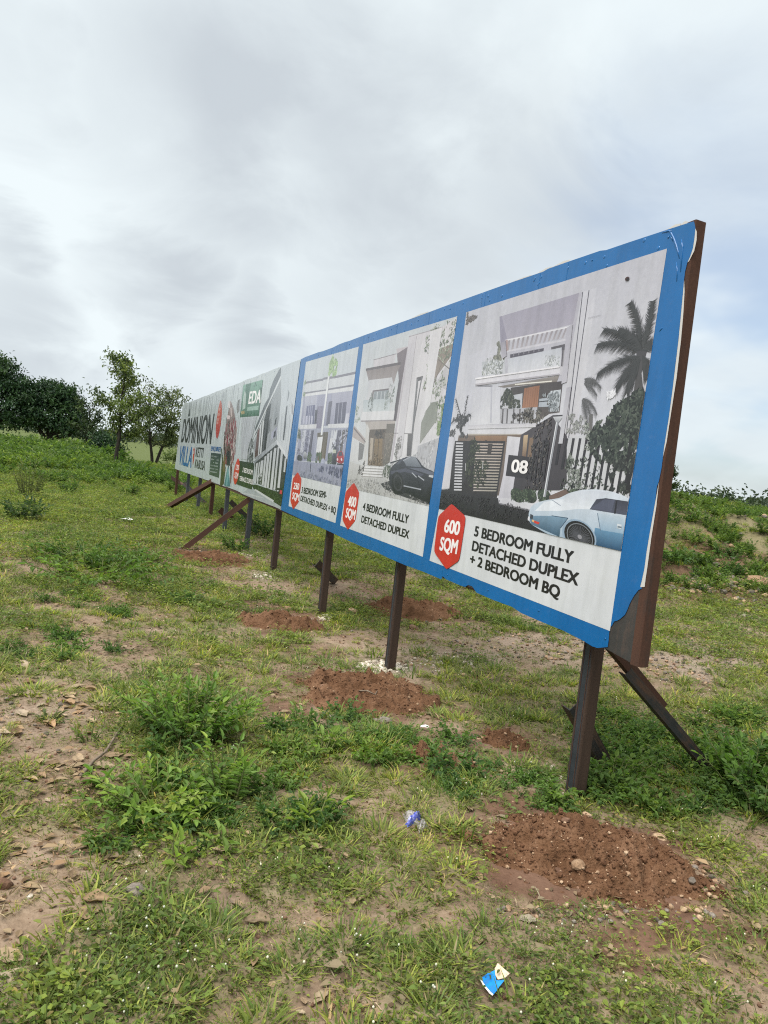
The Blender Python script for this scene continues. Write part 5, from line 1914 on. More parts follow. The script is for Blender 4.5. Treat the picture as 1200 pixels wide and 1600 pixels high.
def weed_parts(seed, nst, rad, h, L, W, per, cols, droop=.35, lean=.7, pinnate=False):
    """a bushy weed: leaning stems set with leaves"""
    r = np.random.default_rng(seed)
    P, Dr, Nn, Ls, Cs = [], [], [], [], []
    st = []
    for i in range(nst):
        a = r.random() * 2 * pi
        q = math.sqrt(r.random()) * rad * .35
        b = np.array([q * cos(a), q * sin(a), -.02])
        ln = lean * (.25 + .9 * r.random())
        hh = h * (.55 + .5 * r.random())
        tip = b + np.array([cos(a) * ln * rad * .9, sin(a) * ln * rad * .9, hh])
        mid = (b + tip) / 2 + np.array([0, 0, .18 * hh]) + (r.random(3) - .5) * .1 * rad
        pts = [b * (1 - s) ** 2 + 2 * mid * s * (1 - s) + tip * s * s for s in np.linspace(0, 1, 5)]
        st.append(tube(pts, [.0035 + .002 * min(h, .6)] * 3 + [.003, .0015], 4, False))
        col = cols[r.integers(len(cols))]
        for k in range(per):
            s = .22 + .78 * (k + r.random() * .6) / per
            s = min(s, 1)
            p = b * (1 - s) ** 2 + 2 * mid * s * (1 - s) + tip * s * s
            tg = unit(2 * (1 - s) * (mid - b) + 2 * s * (tip - mid))
            side = unit(np.cross(tg, [0.13, .2, 1]))
            sg = 1 if k % 2 else -1
            rot = r.random() * 6.28 if not pinnate else (0 if sg > 0 else pi)
            up = np.cross(side, tg)
            dd = side * cos(rot) + up * sin(rot) * .7 + tg * .55
            P.append(p)
            Dr.append(dd)
            Nn.append(np.array([0, 0, 1]) + (r.random(3) - .5) * .6)
            Ls.append(L * (.6 + .6 * r.random()) * (1.15 - .4 * s))
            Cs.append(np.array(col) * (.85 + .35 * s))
        P.append(tip)
        Dr.append(tip - mid)
        Nn.append(np.array([.3, .1, 1]))
        Ls.append(L)
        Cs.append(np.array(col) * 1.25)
    Ls = np.array(Ls)
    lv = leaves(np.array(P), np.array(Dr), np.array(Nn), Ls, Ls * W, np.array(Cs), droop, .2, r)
    sv_, sf_, _ = join(st)
    return lv, (sv_, sf_)


MAT_STEM = mat_bark('green_stem', (.09, .11, .035), (.16, .17, .07))
WEEDCOLS = [(.15, .25, .05), (.19, .28, .055), (.23, .31, .065), (.11, .19, .045)]


def weed(name, label, cat, p, seed, nst, rad, h, L, W, per, cols=WEEDCOLS, group=None, rz=0, **k):
    root = thing(name, label, cat, p, group)
    root.rotation_euler = (0, 0, rz)
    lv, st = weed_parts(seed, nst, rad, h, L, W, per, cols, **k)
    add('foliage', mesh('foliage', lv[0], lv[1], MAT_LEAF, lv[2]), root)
    add('stem', mesh('stem', st[0], st[1], MAT_STEM), root)
    return root


# ------------------------------------------------------------------ scattering
def scatter(name, P, scl, rot, sources, kind='stuff', seed=0):
    n = len(P)
    me = bpy.data.meshes.new(name)
    me.vertices.add(n)
    me.vertices.foreach_set('co', np.asarray(P, np.float32).ravel())
    a = me.attributes.new('scl', 'FLOAT', 'POINT')
    a.data.foreach_set('value', np.asarray(scl, np.float32))
    a = me.attributes.new('rot', 'FLOAT_VECTOR', 'POINT')
    a.data.foreach_set('vector', np.asarray(rot, np.float32).ravel())
    a = me.attributes.new('idx', 'INT', 'POINT')
    a.data.foreach_set('value', np.random.default_rng(seed).integers(0, len(sources), n).astype(np.int32))
    o = add(name, me, None, kind=kind)
    ng = bpy.data.node_groups.new(name, 'GeometryNodeTree')
    ng.interface.new_socket('Geometry', in_out='INPUT', socket_type='NodeSocketGeometry')
    ng.interface.new_socket('Geometry', in_out='OUTPUT', socket_type='NodeSocketGeometry')
    N = ng.nodes.new
    L = ng.links.new
    gi, go = N('NodeGroupInput'), N('NodeGroupOutput')
    jn = N('GeometryNodeJoinGeometry')
    for s in sources:
        oi = N('GeometryNodeObjectInfo')
        oi.inputs['Object'].default_value = s
        oi.inputs['As Instance'].default_value = True
        L(oi.outputs['Geometry'], jn.inputs[0])
    ip = N('GeometryNodeInstanceOnPoints')
    ip.inputs['Pick Instance'].default_value = True
    L(gi.outputs[0], ip.inputs['Points'])
    L(jn.outputs[0], ip.inputs['Instance'])

    def na(nm, t):
        q = N('GeometryNodeInputNamedAttribute')
        q.data_type = t
        q.inputs['Name'].default_value = nm
        return [x for x in q.outputs if x.enabled][0]
    L(na('idx', 'INT'), ip.inputs['Instance Index'])
    L(na('scl', 'FLOAT'), ip.inputs['Scale'])
    L(na('rot', 'FLOAT_VECTOR'), ip.inputs['Rotation'])
    L(ip.outputs[0], go.inputs[0])
    md = o.modifiers.new('scatter', 'NODES')
    md.node_group = ng
    return o


def sample(n, r0, r1, a0=-38, a1=38, rng=RNG, power=1.0):
    """points in a sector in front of the viewer, density falling with distance when power < 2"""
    q = rng.random(n)
    e = 2 - power
    r = (r0 ** e + (r1 ** e - r0 ** e) * q) ** (1 / e) if abs(e) > 1e-6 else r0 * (r1 / r0) ** q
    a = np.radians(a0 + (a1 - a0) * rng.random(n))
    return r * np.sin(a), r * np.cos(a), r


def lay(x, y, dz=0.0):
    return np.stack([x, y, H(x, y) + dz], 1)


def rots(n, tilt, rng=RNG):
    return np.stack([(rng.random(n) - .5) * 2 * tilt, (rng.random(n) - .5) * 2 * tilt, rng.random(n) * 2 * pi], 1)


def off_mounds(x, y):
    u, v = proj(x, y, H(x, y))
    k = np.ones(len(x), bool)
    for q_, rr_ in (((770, 1546), .10), ((764, 1560), .10), ((646, 1286), .085), ((640, 1300), .07)):
        g_ = G(*q_)
        k &= np.hypot(x - g_[0], y - g_[1]) > rr_
    for (cu, cv, hu, hv) in ((940, 1358, 178, 62), (575, 1092, 108, 34), (440, 975, 66, 16), (330, 872, 66, 12), (690, 1190, 40, 9), (650, 955, 76, 15)):
        e = ((u - cu) / hu) ** 2 + ((v - cv - (u - cu) * .08) / hv) ** 2
        k &= e > .45 + .75 * fbm(x * 6, y * 6, 3, 3)
    return k


# prototypes standing in the plot
def proto(name, label, cat, me, px, group, s=1.0, rz=0.0):
    p = G(*px)
    o = add(name, me, None, label=label, category=cat, group=group)
    o.location = tuple(p)
    o.scale = (s, s, s)
    o.rotation_euler = (0, 0, rz)
    return o


g1 = proto('grass_tuft', 'bright green grass tuft standing alone on bare soil left of centre', 'grass', grass_mesh(1, 44, .052, .034, .0046), (418, 1396), 'grass tufts', 1.3)
g2 = proto('grass_tuft', 'small spiky grass tuft left of the near soil mound', 'grass', grass_mesh(2, 36, .060, .045, .0048), (725, 1362), 'grass tufts', 1.3)
g3 = proto('grass_tuft', 'spiky grass tuft on brown soil at the bottom of the plot', 'grass', grass_mesh(3, 46, .044, .05, .0050), (440, 1532), 'grass tufts', 1.3)
g4 = proto('grass_tuft', 'lush yellow green grass tuft at the lower right', 'grass', grass_mesh(4, 60, .042, .075, .0044, .1), (1085, 1556), 'grass tufts', 1.3)
c1 = proto('creeping_weed', 'low creeping weed with small round leaves beside the blue scrap', 'weed', creeper_mesh(5, 64, .10, .030, .0150, .0090), (700, 1545), 'creeping weeds')
c2 = proto('creeping_weed', 'low creeping weed patch in front of the near soil mound', 'weed', creeper_mesh(6, 44, .09, .04, .017, .009), (905, 1440), 'creeping weeds')
c3 = proto('creeping_weed', 'fine leaved creeping weed near the crumpled sachet', 'weed', creeper_mesh(7, 90, .11, .024, .011, .005, [GREEN_A, GREEN_B, OLIVE]), (560, 1290), 'creeping weeds')
c4 = proto('creeping_weed', 'dull green creeping weed at the bottom left', 'weed', creeper_mesh(9, 80, .12, .026, .015, .006, [OLIVE, GREEN_B * .9, OLIVE * .8]), (150, 1590), 'creeping weeds')

# near field: dense patches of grass and creeping leaves
x, y, r = sample(13500, 1.7, 9.0, power=.9)
c = cover(x, y)
k = (RNG.random(len(x)) < c * .8) & off_mounds(x, y)
x, y, r, c = x[k], y[k], r[k], c[k]
scl = (.62 + .95 * RNG.random(len(x)) ** 1.6) * (.75 + .45 * c) * (.86 + .055 * r)
gsel = (fbm(x * 1.1, y * 1.1, 2, 91) + (RNG.random(len(x)) - .5) * .6) > .36
scatter('grass', lay(x[gsel], y[gsel]), scl[gsel], rots(gsel.sum(), .15), [g1, g2, g3, g4], seed=1)
w_ = ~gsel
scatter('ground_cover', lay(x[w_], y[w_]), scl[w_], rots(w_.sum(), .12), [c1, c2, c3, c4], seed=2)
# farther turf, larger and sparser plants
x, y, r = sample(52000, 8.0, 48, power=.65)
c = np.maximum(cover(x, y), .25 * sstep(9, 16, r))
hz = H(x, y)
k = (RNG.random(len(x)) < c * np.where((hz > .3) & (x > 0), .35, 1.0)) & off_mounds(x, y)
x, y, r = x[k], y[k], r[k]
scl = (1.0 + .8 * RNG.random(len(x))) * (1.05 + .035 * r)
sel = RNG.random(len(x)) < .55
scatter('far_grass', lay(x[sel], y[sel]), scl[sel], rots(sel.sum(), .15), [g1, g2, g3, g4], seed=3)
sel = ~sel
scatter('far_ground_cover', lay(x[sel], y[sel]), scl[sel] * 1.15, rots(sel.sum(), .15), [c1, c2, c3, c4], seed=4)
# thin stray blades and sprouts on the bare soil
x, y, r = sample(5200, 1.8, 9.0, power=.9)
k = (cover(x, y) < .5) & off_mounds(x, y)
x, y = x[k], y[k]
scatter('stray_grass', lay(x, y), .35 + .35 * RNG.random(len(x)), rots(len(x), .3), [g2, c2, c3, g1], seed=5)


# white button flowers on thin stalks
def flower_mesh(seed):
    r = np.random.default_rng(seed)
    parts = []
    for i in range(2):
        p = np.array([(r.random() - .5) * .12, (r.random() - .5) * .12, .035 + .045 * r.random()])
        b = np.array([p[0] * .4, p[1] * .4, 0])
        parts.append(tube([b, (b + p) / 2 + .004, p], .0011, 4, False) + (np.array((.10, .13, .05)),))
        v, f = tube([p + np.array([0, 0, z]) for z in (-.003, -.001, .002, .004)], [.0012, .0030, .0030, .0012], 7)
        parts.append((v, f, np.array((.62, .60, .50))))
    v, f, c_ = join(parts)
    return mesh('flower_heads', v, f, MAT_DEAD, c_, True)


f1 = proto('wildflower', 'white button flowers on thin stalks at the bottom left', 'flower', flower_mesh(1), (205, 1560), 'white wildflowers')
f2 = proto('wildflower', 'white button flowers beside the crumpled sachet', 'flower', flower_mesh(2), (665, 1255), 'white wildflowers')
x, y, r = sample(1500, 1.9, 9.5, power=1.0)
u, v = proj(x, y, H(x, y))
k = (RNG.random(len(x)) < cover(x, y) * .5) & off_mounds(x, y) & (fbm(x * .9, y * .9, 2, 55) > .42)
x, y = x[k], y[k]
scatter('wildflowers', lay(x, y), .8 + .5 * RNG.random(len(x)), rots(len(x), .2), [f1, f2], seed=6)


# ------------------------------------------------------------------ dead leaves and twigs
def dead_leaf_mesh(seed, curl):
    r = np.random.default_rng(seed)
    nu, nv = 12, 7
    v = []
    for i in range(nu):
        s = i / (nu - 1)
        w = .29 * math.sin(pi * s ** .8) ** .9 + .004
        for j in range(nv):
            q = -1 + 2 * j / (nv - 1)
            yy = q * w * (1 + .12 * math.sin(s * 17 + seed + q * 2))
            z = curl * (q * q) * w * 1.6 + .10 * curl * math.sin(s * 6 + seed) + (r.random() - .5) * .03 + .25 * curl * (s - .5) ** 2 - (.015 if j == 3 else 0)
            v.append((s - .5 + .05 * q * math.sin(seed * 3.1 + s * 9), yy, z * .42 + .015))
    f = [[i * nv + j, i * nv + j + 1, (i + 1) * nv + j + 1, (i + 1) * nv + j] for i in range(nu - 1) for j in range(nv - 1)]
    col = np.array([(.25, .18, .12), (.30, .235, .165), (.19, .135, .09), (.31, .255, .195)][seed % 4])
    cc = np.repeat(col[None], len(v), 0) * (.8 + .4 * r.random((len(v), 1)))
    for i in range(nu):
        cc[i * nv + 3] *= .7
    return mesh('dead_leaf', v, f, MAT_DEAD, cc, True)


DL = [dead_leaf_mesh(i, c_) for i, c_ in enumerate((.25, .5, .8, .35, 1.0, .6))]


def dead_leaf(label, u, v, px, rz, i, group='dead leaves on the ground', tilt=0.1):
    p = G(u, v)
    d = math.hypot(np.hypot(p[0], p[1]), 1.6)
    o = add('dead_leaf', DL[i % len(DL)], None, label=label, category='leaf', group=group)
    o.location = (p[0], p[1], p[2] + .008)
    s = px / F * d * .9
    o.scale = (s, s, s)
    o.rotation_euler = (tilt, tilt * .5, rz)


for q in (('large grey brown dead leaf lying below the leafy bush', 205, 1347, 60, .2, 3), ('crinkled dead leaf touching the large grey brown leaf', 170, 1342, 40, 1.2, 1),
          ('broad tan dead leaf folded under a curled grey one', 137, 1428, 48, 1.4, 0), ('curled grey dead leaf lying on a broad tan one', 150, 1410, 40, .1, 4),
          ('big pale tan dead leaf at the left edge near the bottom', 18, 1540, 66, .4, 3), ('long buff dead leaf at the left edge above the big pale one', 15, 1500, 44, .1, 1),
          ('purplish brown curled leaf on bare soil left of centre', 402, 1443, 40, .15, 4), ('pale dead leaf on bare soil above the lone grass tuft', 425, 1380, 28, .3, 1),
          ('light brown dead leaf at the bottom edge left of the blue scrap', 590, 1592, 36, -.3, 0), ('small tan dead leaf on soil below the spiky tuft', 573, 1524, 22, .1, 2),
          ('pale dead leaf in the grass before the near soil mound', 826, 1440, 30, .2, 3), ('tan dead leaf under the fallen stick', 165, 1200, 34, .2, 1),
          ('pale dead leaf beside the upper end of the stick', 178, 1182, 30, .7, 0)):
    dead_leaf(*q)
r_ = np.random.default_rng(31)
pl_ = [(20, 1050, 120, 26), (60, 1090, 150, 60), (60, 1170, 130, 80), (120, 1130, 140, 90), (50, 1230, 100, 60), (330, 1440, 160, 60), (560, 1560, 200, 80), (100, 1440, 200, 100), (700, 1330, 160, 60)]
nd = 0
for i in range(84):
    cu, cv, w1, h1 = pl_[i % len(pl_)] if i > 40 else pl_[i % 5]
    u, v = cu + (r_.random() - .5) * w1 * 1.3, cv + (r_.random() - .5) * h1 * 1.4
    if u < -20:
        continue
    lab = (('small crumpled dry leaf at the far end of the bare path on the left' if v < 1085 else 'small crumpled dry leaf on the bare path close to the fallen stick' if u > 90 else 'small crumpled dry leaf on the middle of the bare path by the left edge' if v < 1190 else 'small crumpled dry leaf on the near end of the bare path at left') if u < 230 and v < 1300 else 'small crumpled dry leaf in the grass at the lower left' if u < 260 else 'small dry leaf on the bare soil left of the bottom centre' if u < 440 else 'small dry leaf on the soil at the bottom centre' if v > 1440 else 'small dry leaf on the soil left of the near soil mound')
    dead_leaf(lab, u, v, 12 + 20 * r_.random() ** 1.5, r_.random() * 6.28, int(r_.integers(6)), 'small dry leaves littering the bare soil', .25 * (r_.random() - .3))


# crumbs of litter: straw and leaf bits
def litter_mesh(seed):
    r = np.random.default_rng(seed)
    n = 14
    P = np.stack([(r.random(n) - .5) * .3, (r.random(n) - .5) * .3, .004 + .006 * r.random(n)], 1)
    a = r.random(n) * 6.28
    Dr = np.stack([np.cos(a), np.sin(a), .1 * (r.random(n) - .5)], 1)
    cols = np.array([(.30, .23, .15), (.20, .14, .09), (.12, .08, .05), (.38, .31, .22)])
    L = .02 + .05 * r.random(n) ** 2
    v, f, c_ = leaves(P, Dr, np.array([[0, 0, 1.]]) + (r.random((n, 3)) - .5) * .8, L, L * (.08 + .5 * (r.random(n) < .4)), cols[r.integers(4, size=n)], .1, .2, r)
    return mesh('litter', v, f, MAT_DEAD, c_)


l1 = add('leaf_litter', litter_mesh(1), None, kind='stuff')
l1.location = tuple(G(90, 1200))
l2 = add('leaf_litter', litter_mesh(2), None, kind='stuff')
l2.location = tuple(G(600, 1560))
x, y, r = sample(4800, 1.9, 12, power=.9)
u, v = proj(x, y, H(x, y))
k = off_mounds(x, y) & ((cover(x, y) < .7) | (RNG.random(len(x)) < .25)) & ((u < 260) | (RNG.random(len(x)) < .4))
x, y = x[k], y[k]
scatter('dry_litter', lay(x, y), .6 + .6 * RNG.random(len(x)), rots(len(x), .1), [l1, l2], seed=8)


cr1 = stone('small brown soil lump on the bare path at the left', G(118, 1085), .03, MAT_BROWNST, 2, group='soil lumps')
cr2 = stone('small dark soil lump on the bare soil at the bottom centre', G(520, 1575), .022, MAT_BROWNST, 5, group='soil lumps')
x, y, r = sample(15000, 1.9, 13, power=.95)
k = (cover(x, y) < .65)
x, y, r = x[k], y[k], r[k]
scatter('soil_crumbs', lay(x, y), (.004 + .016 * RNG.random(len(x)) ** 4) * (.7 + .12 * r), rots(len(x), 1.0), [cr1, cr2], seed=23)


def twig(label, pts, rad, group=None):
    P = [G(u, v) + np.array([0, 0, dz]) for u, v, dz in pts]
    c0 = P[0]
    v, f = tube(np.array(P) - c0, np.linspace(rad, rad * .5, len(P)), 6)
    o = add('stick', mesh('stick', v, f, MAT_TWIG, None, True), None, label=label, category='stick')
    if group:
        o['group'] = group
    o.location = tuple(c0)


twig('bent fallen stick on the bare soil left of the bushes', [(126, 1218, .02), (145, 1198, .03), (165, 1180, .02), (180, 1158, .035), (192, 1138, .02)], .010)
twig('dark twig lying in grass below the leafy bush', [(176, 1306, .015), (190, 1312, .02), (215, 1322, .01)], .006)
twig('pale dry root on the front of the wide soil mound', [(560, 1094, .07), (572, 1098, .09), (584, 1102, .08), (590, 1094, .09)], .007)
twig('pale forked root left of the dry root on the mound', [(548, 1092, .06), (556, 1104, .06), (556, 1114, .03)], .007)
twig('thin brown twig on soil right of the blue scrap', [(934, 1504, .006), (950, 1514, .012), (970, 1528, .006)], .003)
twig('thin dark twig at the lower right of the plot', [(1120, 1560, .006), (1150, 1572, .012)], .003)
twig('short dry stalk on the soil left of the grass tuft', [(386, 1424, .006), (362, 1418, .02), (352, 1400, .01)], .003)

# ------------------------------------------------------------------ litter
# torn blue and white card
b0 = G(770, 1546)
root = thing('card_scrap', 'torn bright blue card scrap with a folded cream corner on the grass', 'litter', b0 + np.array([0, 0, .02]))
MB_ = NT('blue_card', .5, .4)
MB_.l(MB_.ramp(MB_.noise(MB_.obj(), 30, 4), [(.34, (.03, .13, .30)), (.46, (.0, .18, .55)), (.7, (.01, .25, .72))]), MB_.b.inputs['Base Color'])
MW_ = NT('cream_card', .8, .2)
MW_.l(MW_.ramp(MW_.noise(MW_.obj(), 60, 4), [(.3, (.50, .38, .27)), (.7, (.66, .52, .38))]), MW_.b.inputs['Base Color'])
gl = lambda u, v, z: tuple(G(u, v) - b0 + np.array([0, 0, z]))


def sheet(pts, th):
    n = len(pts)
    v = [np.array(p) for p in pts] + [np.array(p) - np.array([0, 0, th]) for p in pts]
    f = [list(range(n))[::-1], list(range(n, 2 * n))] + [[i, (i + 1) % n, (i + 1) % n + n, i + n] for i in range(n)]
    return np.array(v), f


KS = K(720, 1500, 12)
cp = KS([(350, 520), (480, 430), (612, 408), (640, 590), (800, 590), (700, 680), (660, 740), (590, 810), (540, 770), (430, 640)])
zz = [.012, .013, .02, .018, .02, .013, .012, .009, .009, .010]
v, f = sheet([gl(u, v, z) for (u, v), z in zip(cp, zz)], .0012)
add('blue_face', mesh('blue_face', v, f, MB_.m), root)
cp = KS([(655, 358), (880, 545), (800, 582), (668, 600), (620, 520), (606, 410)])
v, f = sheet([gl(u, v, z) for (u, v), z in zip(cp, (.036, .033, .026, .023, .024, .026))], .0012)
add('folded_corner', mesh('folded_corner', v, f, MW_.m), root)
cp = KS([(350, 520), (430, 640), (540, 770), (590, 812), (575, 822), (520, 780), (400, 640), (338, 540)])
v, f = sheet([gl(u, v, z) for (u, v), z in zip(cp, (.013, .011, .010, .010, .008, .008, .010, .012))], .0012)
MWH = NT('white_card_edge', .8, .2)
MWH.b.inputs['Base Color'].default_value = (.72, .70, .68, 1)
add('torn_edge', mesh('torn_edge', v, f, MWH.m), root)

# crumpled clear sachet with a blue band
s0 = G(646, 1286)
root = thing('plastic_sachet', 'crumpled clear plastic water sachet with a blue band in the grass', 'litter', s0)
MC = NT('clear_film', .22, .5)
MC.l(MC.ramp(MC.noise(MC.obj(), 70, 5, .7), [(.4, (.16, .14, .12)), (.62, (.42, .40, .39)), (.8, (.75, .74, .74))]), MC.b.inputs['Base Color'])
MC.b.inputs['Alpha'].default_value = .8
MP = NT('blue_print_film', .25, .5)
MP.l(MP.ramp(MP.noise(MP.obj(), 55, 4, .6), [(.42, (.05, .07, .36)), (.56, (.16, .18, .55)), (.68, (.66, .68, .82))]), MP.b.inputs['Base Color'])


def crumple(pts_px, hgt, seed, mat, name):
    r = np.random.default_rng(seed)
    KL = K(590, 1230, 9.23)
    q = [G(*p) - s0 for p in KL(pts_px)]
    n = 14
    v = []
    a, b, c, d_ = q
    for i in range(n):
        for j in range(n):
            s, t = i / (n - 1), j / (n - 1)
            p = (a * (1 - s) + b * s) * (1 - t) + (d_ * (1 - s) + c * s) * t
            e = math.sin(pi * s) ** .6 * math.sin(pi * t) ** .6
            zz_ = .006 + e * hgt * (.55 + .9 * float(vnoise(s * 5, t * 5, seed))) + e * (r.random() - .5) * .008
            v.append(p + np.array([0, 0, zz_]))
    f = [[i * n + j, i * n + j + 1, (i + 1) * n + j + 1, (i + 1) * n + j] for i in range(n - 1) for j in range(n - 1)]
    add(name, mesh(name, v, f, mat), root)


crumple([(360, 400), (540, 410), (610, 560), (400, 560)], .035, 1, MC.m, 'clear_film')
crumple([(560, 560), (640, 500), (740, 600), (600, 690)], .03, 2, MC.m, 'clear_film')
crumple([(392, 545), (600, 440), (640, 490), (430, 600)], .05, 3, MP.m, 'blue_band')
# pale scraps far off in the grass
for lab, u, v, px in (('pale scrap of plastic lying in grass far left of the front brace', 197, 815, 18), ('small white scrap in grass near the far end of the board', 226, 780, 9),
                      ('white paper scrap in the grass right of the wide soil mound', 663, 1143, 14)):
    p = G(u, v)
    d = np.hypot(p[0], p[1])
    s = px / F * d
    o = add('plastic_scrap', mesh('plastic_scrap', [(-.5, -.25, .05), (-.1, -.3, .12), (.4, -.2, .06), (.5, .2, .1), (.1, .3, .2), (-.45, .25, .08)], [[0, 1, 4, 5], [1, 2, 3, 4]], MWH.m), None, label=lab, category='litter')
    o.location = tuple(p + np.array([0, 0, .03]))
    o.scale = (s, s, s)

# pale concrete chips round the post feet and gravel on the worn ground
ch1 = stone('white concrete chip at the foot of the second post', G(585, 1046), .05, MAT_WHITEST, 3, group='concrete chips')
ch2 = stone('flat white concrete chip at the foot of the fourth post', G(415, 901), .06, MAT_WHITEST, 4, group='concrete chips')
gv1 = stone('small grey stone in the gravel below the spoil bank', G(1080, 1010), .05, MAT_GREYST, 5, group='gravel stones')
gv2 = stone('small tan stone in the gravel below the spoil bank', G(1010, 1000), .05, MAT_TAN, 6, group='gravel stones')


def blobpts(u, v, ru, rv, n, rng=RNG):
    a = rng.random(n) * 6.28
    q = np.sqrt(rng.random(n))
    return Gv(u + np.cos(a) * q * ru, v + np.sin(a) * q * rv)


P = np.concatenate([blobpts(592, 1043, 34, 9, 260), blobpts(625, 1045, 16, 8, 50), blobpts(418, 901, 24, 5, 160), blobpts(395, 866, 30, 4, 150), blobpts(512, 966, 16, 5, 60), blobpts(850, 1212, 30, 16, 60), blobpts(380, 832, 18, 2, 60), blobpts(902, 1238, 26, 10, 30),
                    blobpts(700, 1036, 60, 16, 90)])
scatter('concrete_chips', P, .012 + .035 * RNG.random(len(P)) ** 2, rots(len(P), .6), [ch1, ch2], seed=9)
P = np.concatenate([blobpts(1060, 1015, 130, 52, 900), blobpts(1000, 985, 60, 30, 260), blobpts(820, 1010, 120, 30, 380), blobpts(1150, 1050, 60, 30, 160), blobpts(690, 1040, 60, 22, 120), blobpts(660, 960, 110, 24, 260),
                    blobpts(300, 868, 80, 12, 200), blobpts(470, 985, 90, 18, 120), blobpts(1110, 1390, 60, 50, 100), blobpts(940, 1430, 180, 20, 120), blobpts(100, 1150, 120, 90, 60)])
d = np.hypot(P[:, 0], P[:, 1])
scatter('gravel', P, (.010 + .03 * RNG.random(len(P)) ** 2.5) * (.6 + .07 * d), rots(len(P), .6), [gv1, gv2], seed=10)
P = np.concatenate([blobpts(1150, 895, 70, 36, 700), blobpts(1090, 915, 60, 14, 260), blobpts(1150, 865, 60, 14, 90), blobpts(1170, 800, 40, 5, 30)])
scatter('rubble', P, .035 + .10 * RNG.random(len(P)) ** 3, rots(len(P), .6), [gv1, gv2], seed=12)

# ------------------------------------------------------------------ bushes and weeds in the plot
weed('weed_bush', 'largest leafy bush in the plot, with narrow bright leaves left of the soil mounds', 'bush', G(295, 1152), 1, 74, .42, .29, .058, .46, 17, droop=.18)
weed('weed_bush', 'low straggly bush just below the largest leafy bush', 'bush', G(250, 1262), 2, 60, .38, .15, .050, .48, 13, droop=.18)
weed('weed_bush', 'upright sparse weed right of the straggly bush', 'bush', G(352, 1248), 3, 18, .20, .26, .055, .38, 14, pinnate=True)
weed('weed_bush', 'broad leaved bush at the right edge beside the near brace', 'bush', G(1168, 1232), 4, 56, .32, .26, .058, .55, 13, cols=[(.16, .26, .055), (.20, .29, .06), (.12, .20, .05)], droop=.15)
weed('weed_bush', 'leafy weed right at the edge below the broad leaved bush', 'bush', G(1196, 1272), 14, 24, .22, .20, .055, .55, 11, cols=[(.12, .20, .05), (.09, .16, .045)])
weed('seedling', 'young bright green seedling between the bush and the dead leaves', 'plant', G(272, 1352), 5, 4, .07, .12, .06, .5, 4, cols=[(.15, .24, .05)])
weed('seedling', 'bright seedling with large leaves right of the low bushes', 'plant', G(345, 1330), 6, 5, .08, .10, .05, .5, 4, cols=[(.14, .22, .05)])
weed('seedling', 'yellow green feathery weed left of the crumpled sachet', 'plant', G(490, 1290), 7, 9, .12, .12, .075, .22, 6, cols=[(.16, .23, .05)])
weed('seedling', 'pale green young weed before the wide soil mound', 'plant', G(500, 1180), 8, 8, .13, .15, .06, .45, 6, cols=[(.13, .21, .05)])
weed('seedling', 'reaching sprig with long leaves left of the straggly bush', 'plant', G(150, 1225), 9, 4, .12, .12, .075, .35, 6, cols=[(.10, .19, .04)], lean=1.3)
weed('seedling', 'small dark herb on the bare path at the left', 'plant', G(72, 1128), 10, 12, .12, .06, .03, .4, 7, cols=[(.05, .08, .03), (.07, .10, .035)])
weed('seedling', 'thin herb on bare soil right of the small dark herb', 'plant', G(140, 1160), 11, 7, .09, .13, .03, .35, 8, cols=[(.09, .15, .04)])
weed('weed_bush', 'weeds crowding the foot of the near post on its right', 'bush', G(955, 1222), 12, 30, .27, .16, .05, .55, 9, cols=[(.08, .15, .035), (.11, .185, .042), (.065, .12, .035)])
weed('weed_bush', 'weeds around the lower end of the near brace', 'bush', G(1050, 1215), 13, 30, .28, .085, .04, .5, 9, cols=[(.10, .17, .045), (.14, .21, .05)])
weed('seedling', 'leafy herb at the foot of the near post on its left', 'plant', G(872, 1252), 15, 9, .11, .12, .045, .5, 8, cols=[(.10, .17, .045), (.08, .14, .04)])
weed('seedling', 'drooping weed with pale leaves before the third post', 'plant', G(470, 1130), 16, 7, .12, .12, .05, .5, 6, cols=[(.10, .17, .05)])
weed('weed_bush', 'clump of green weeds left of the far soil mound', 'bush', G(160, 905), 17, 60, 1.0, .24, .08, .55, 10, cols=[(.12, .20, .045), (.17, .25, .055)])
weed('weed_bush', 'darker clump of weeds behind the green weeds at left', 'bush', G(130, 878), 18, 50, .9, .26, .08, .5, 10, cols=[(.085, .15, .042), (.11, .18, .045)])
weed('weed_bush', 'clump of weeds right of the dark clump, left of the front brace', 'bush', G(205, 880), 19, 44, .7, .20, .07, .5, 10, cols=[(.10, .17, .042), (.13, .20, .05)])
weed('weed_bush', 'small dark bush alone in the grass far left', 'bush', G(34, 812), 20, 30, .5, .36, .09, .5, 10, cols=[(.06, .10, .036)])
weed('weed_bush', 'small rounded bush at the foot of the fifth post', 'bush', G(368, 862), 21, 24, .3, .26, .07, .5, 9, cols=[(.05, .10, .032), (.07, .13, .035)])
weed('weed_bush', 'rounded bush behind the board right of the fifth post', 'bush', G(404, 838), 22, 30, .5, .42, .09, .5, 9, cols=[(.055, .105, .032), (.08, .14, .036)])
weed('weed_bush', 'dry upright shrub with thin stems at far left', 'bush', G(44, 778), 23, 26, .5, .85, .10, .3, 12, cols=[(.13, .15, .06), (.10, .12, .05)], lean=.7)

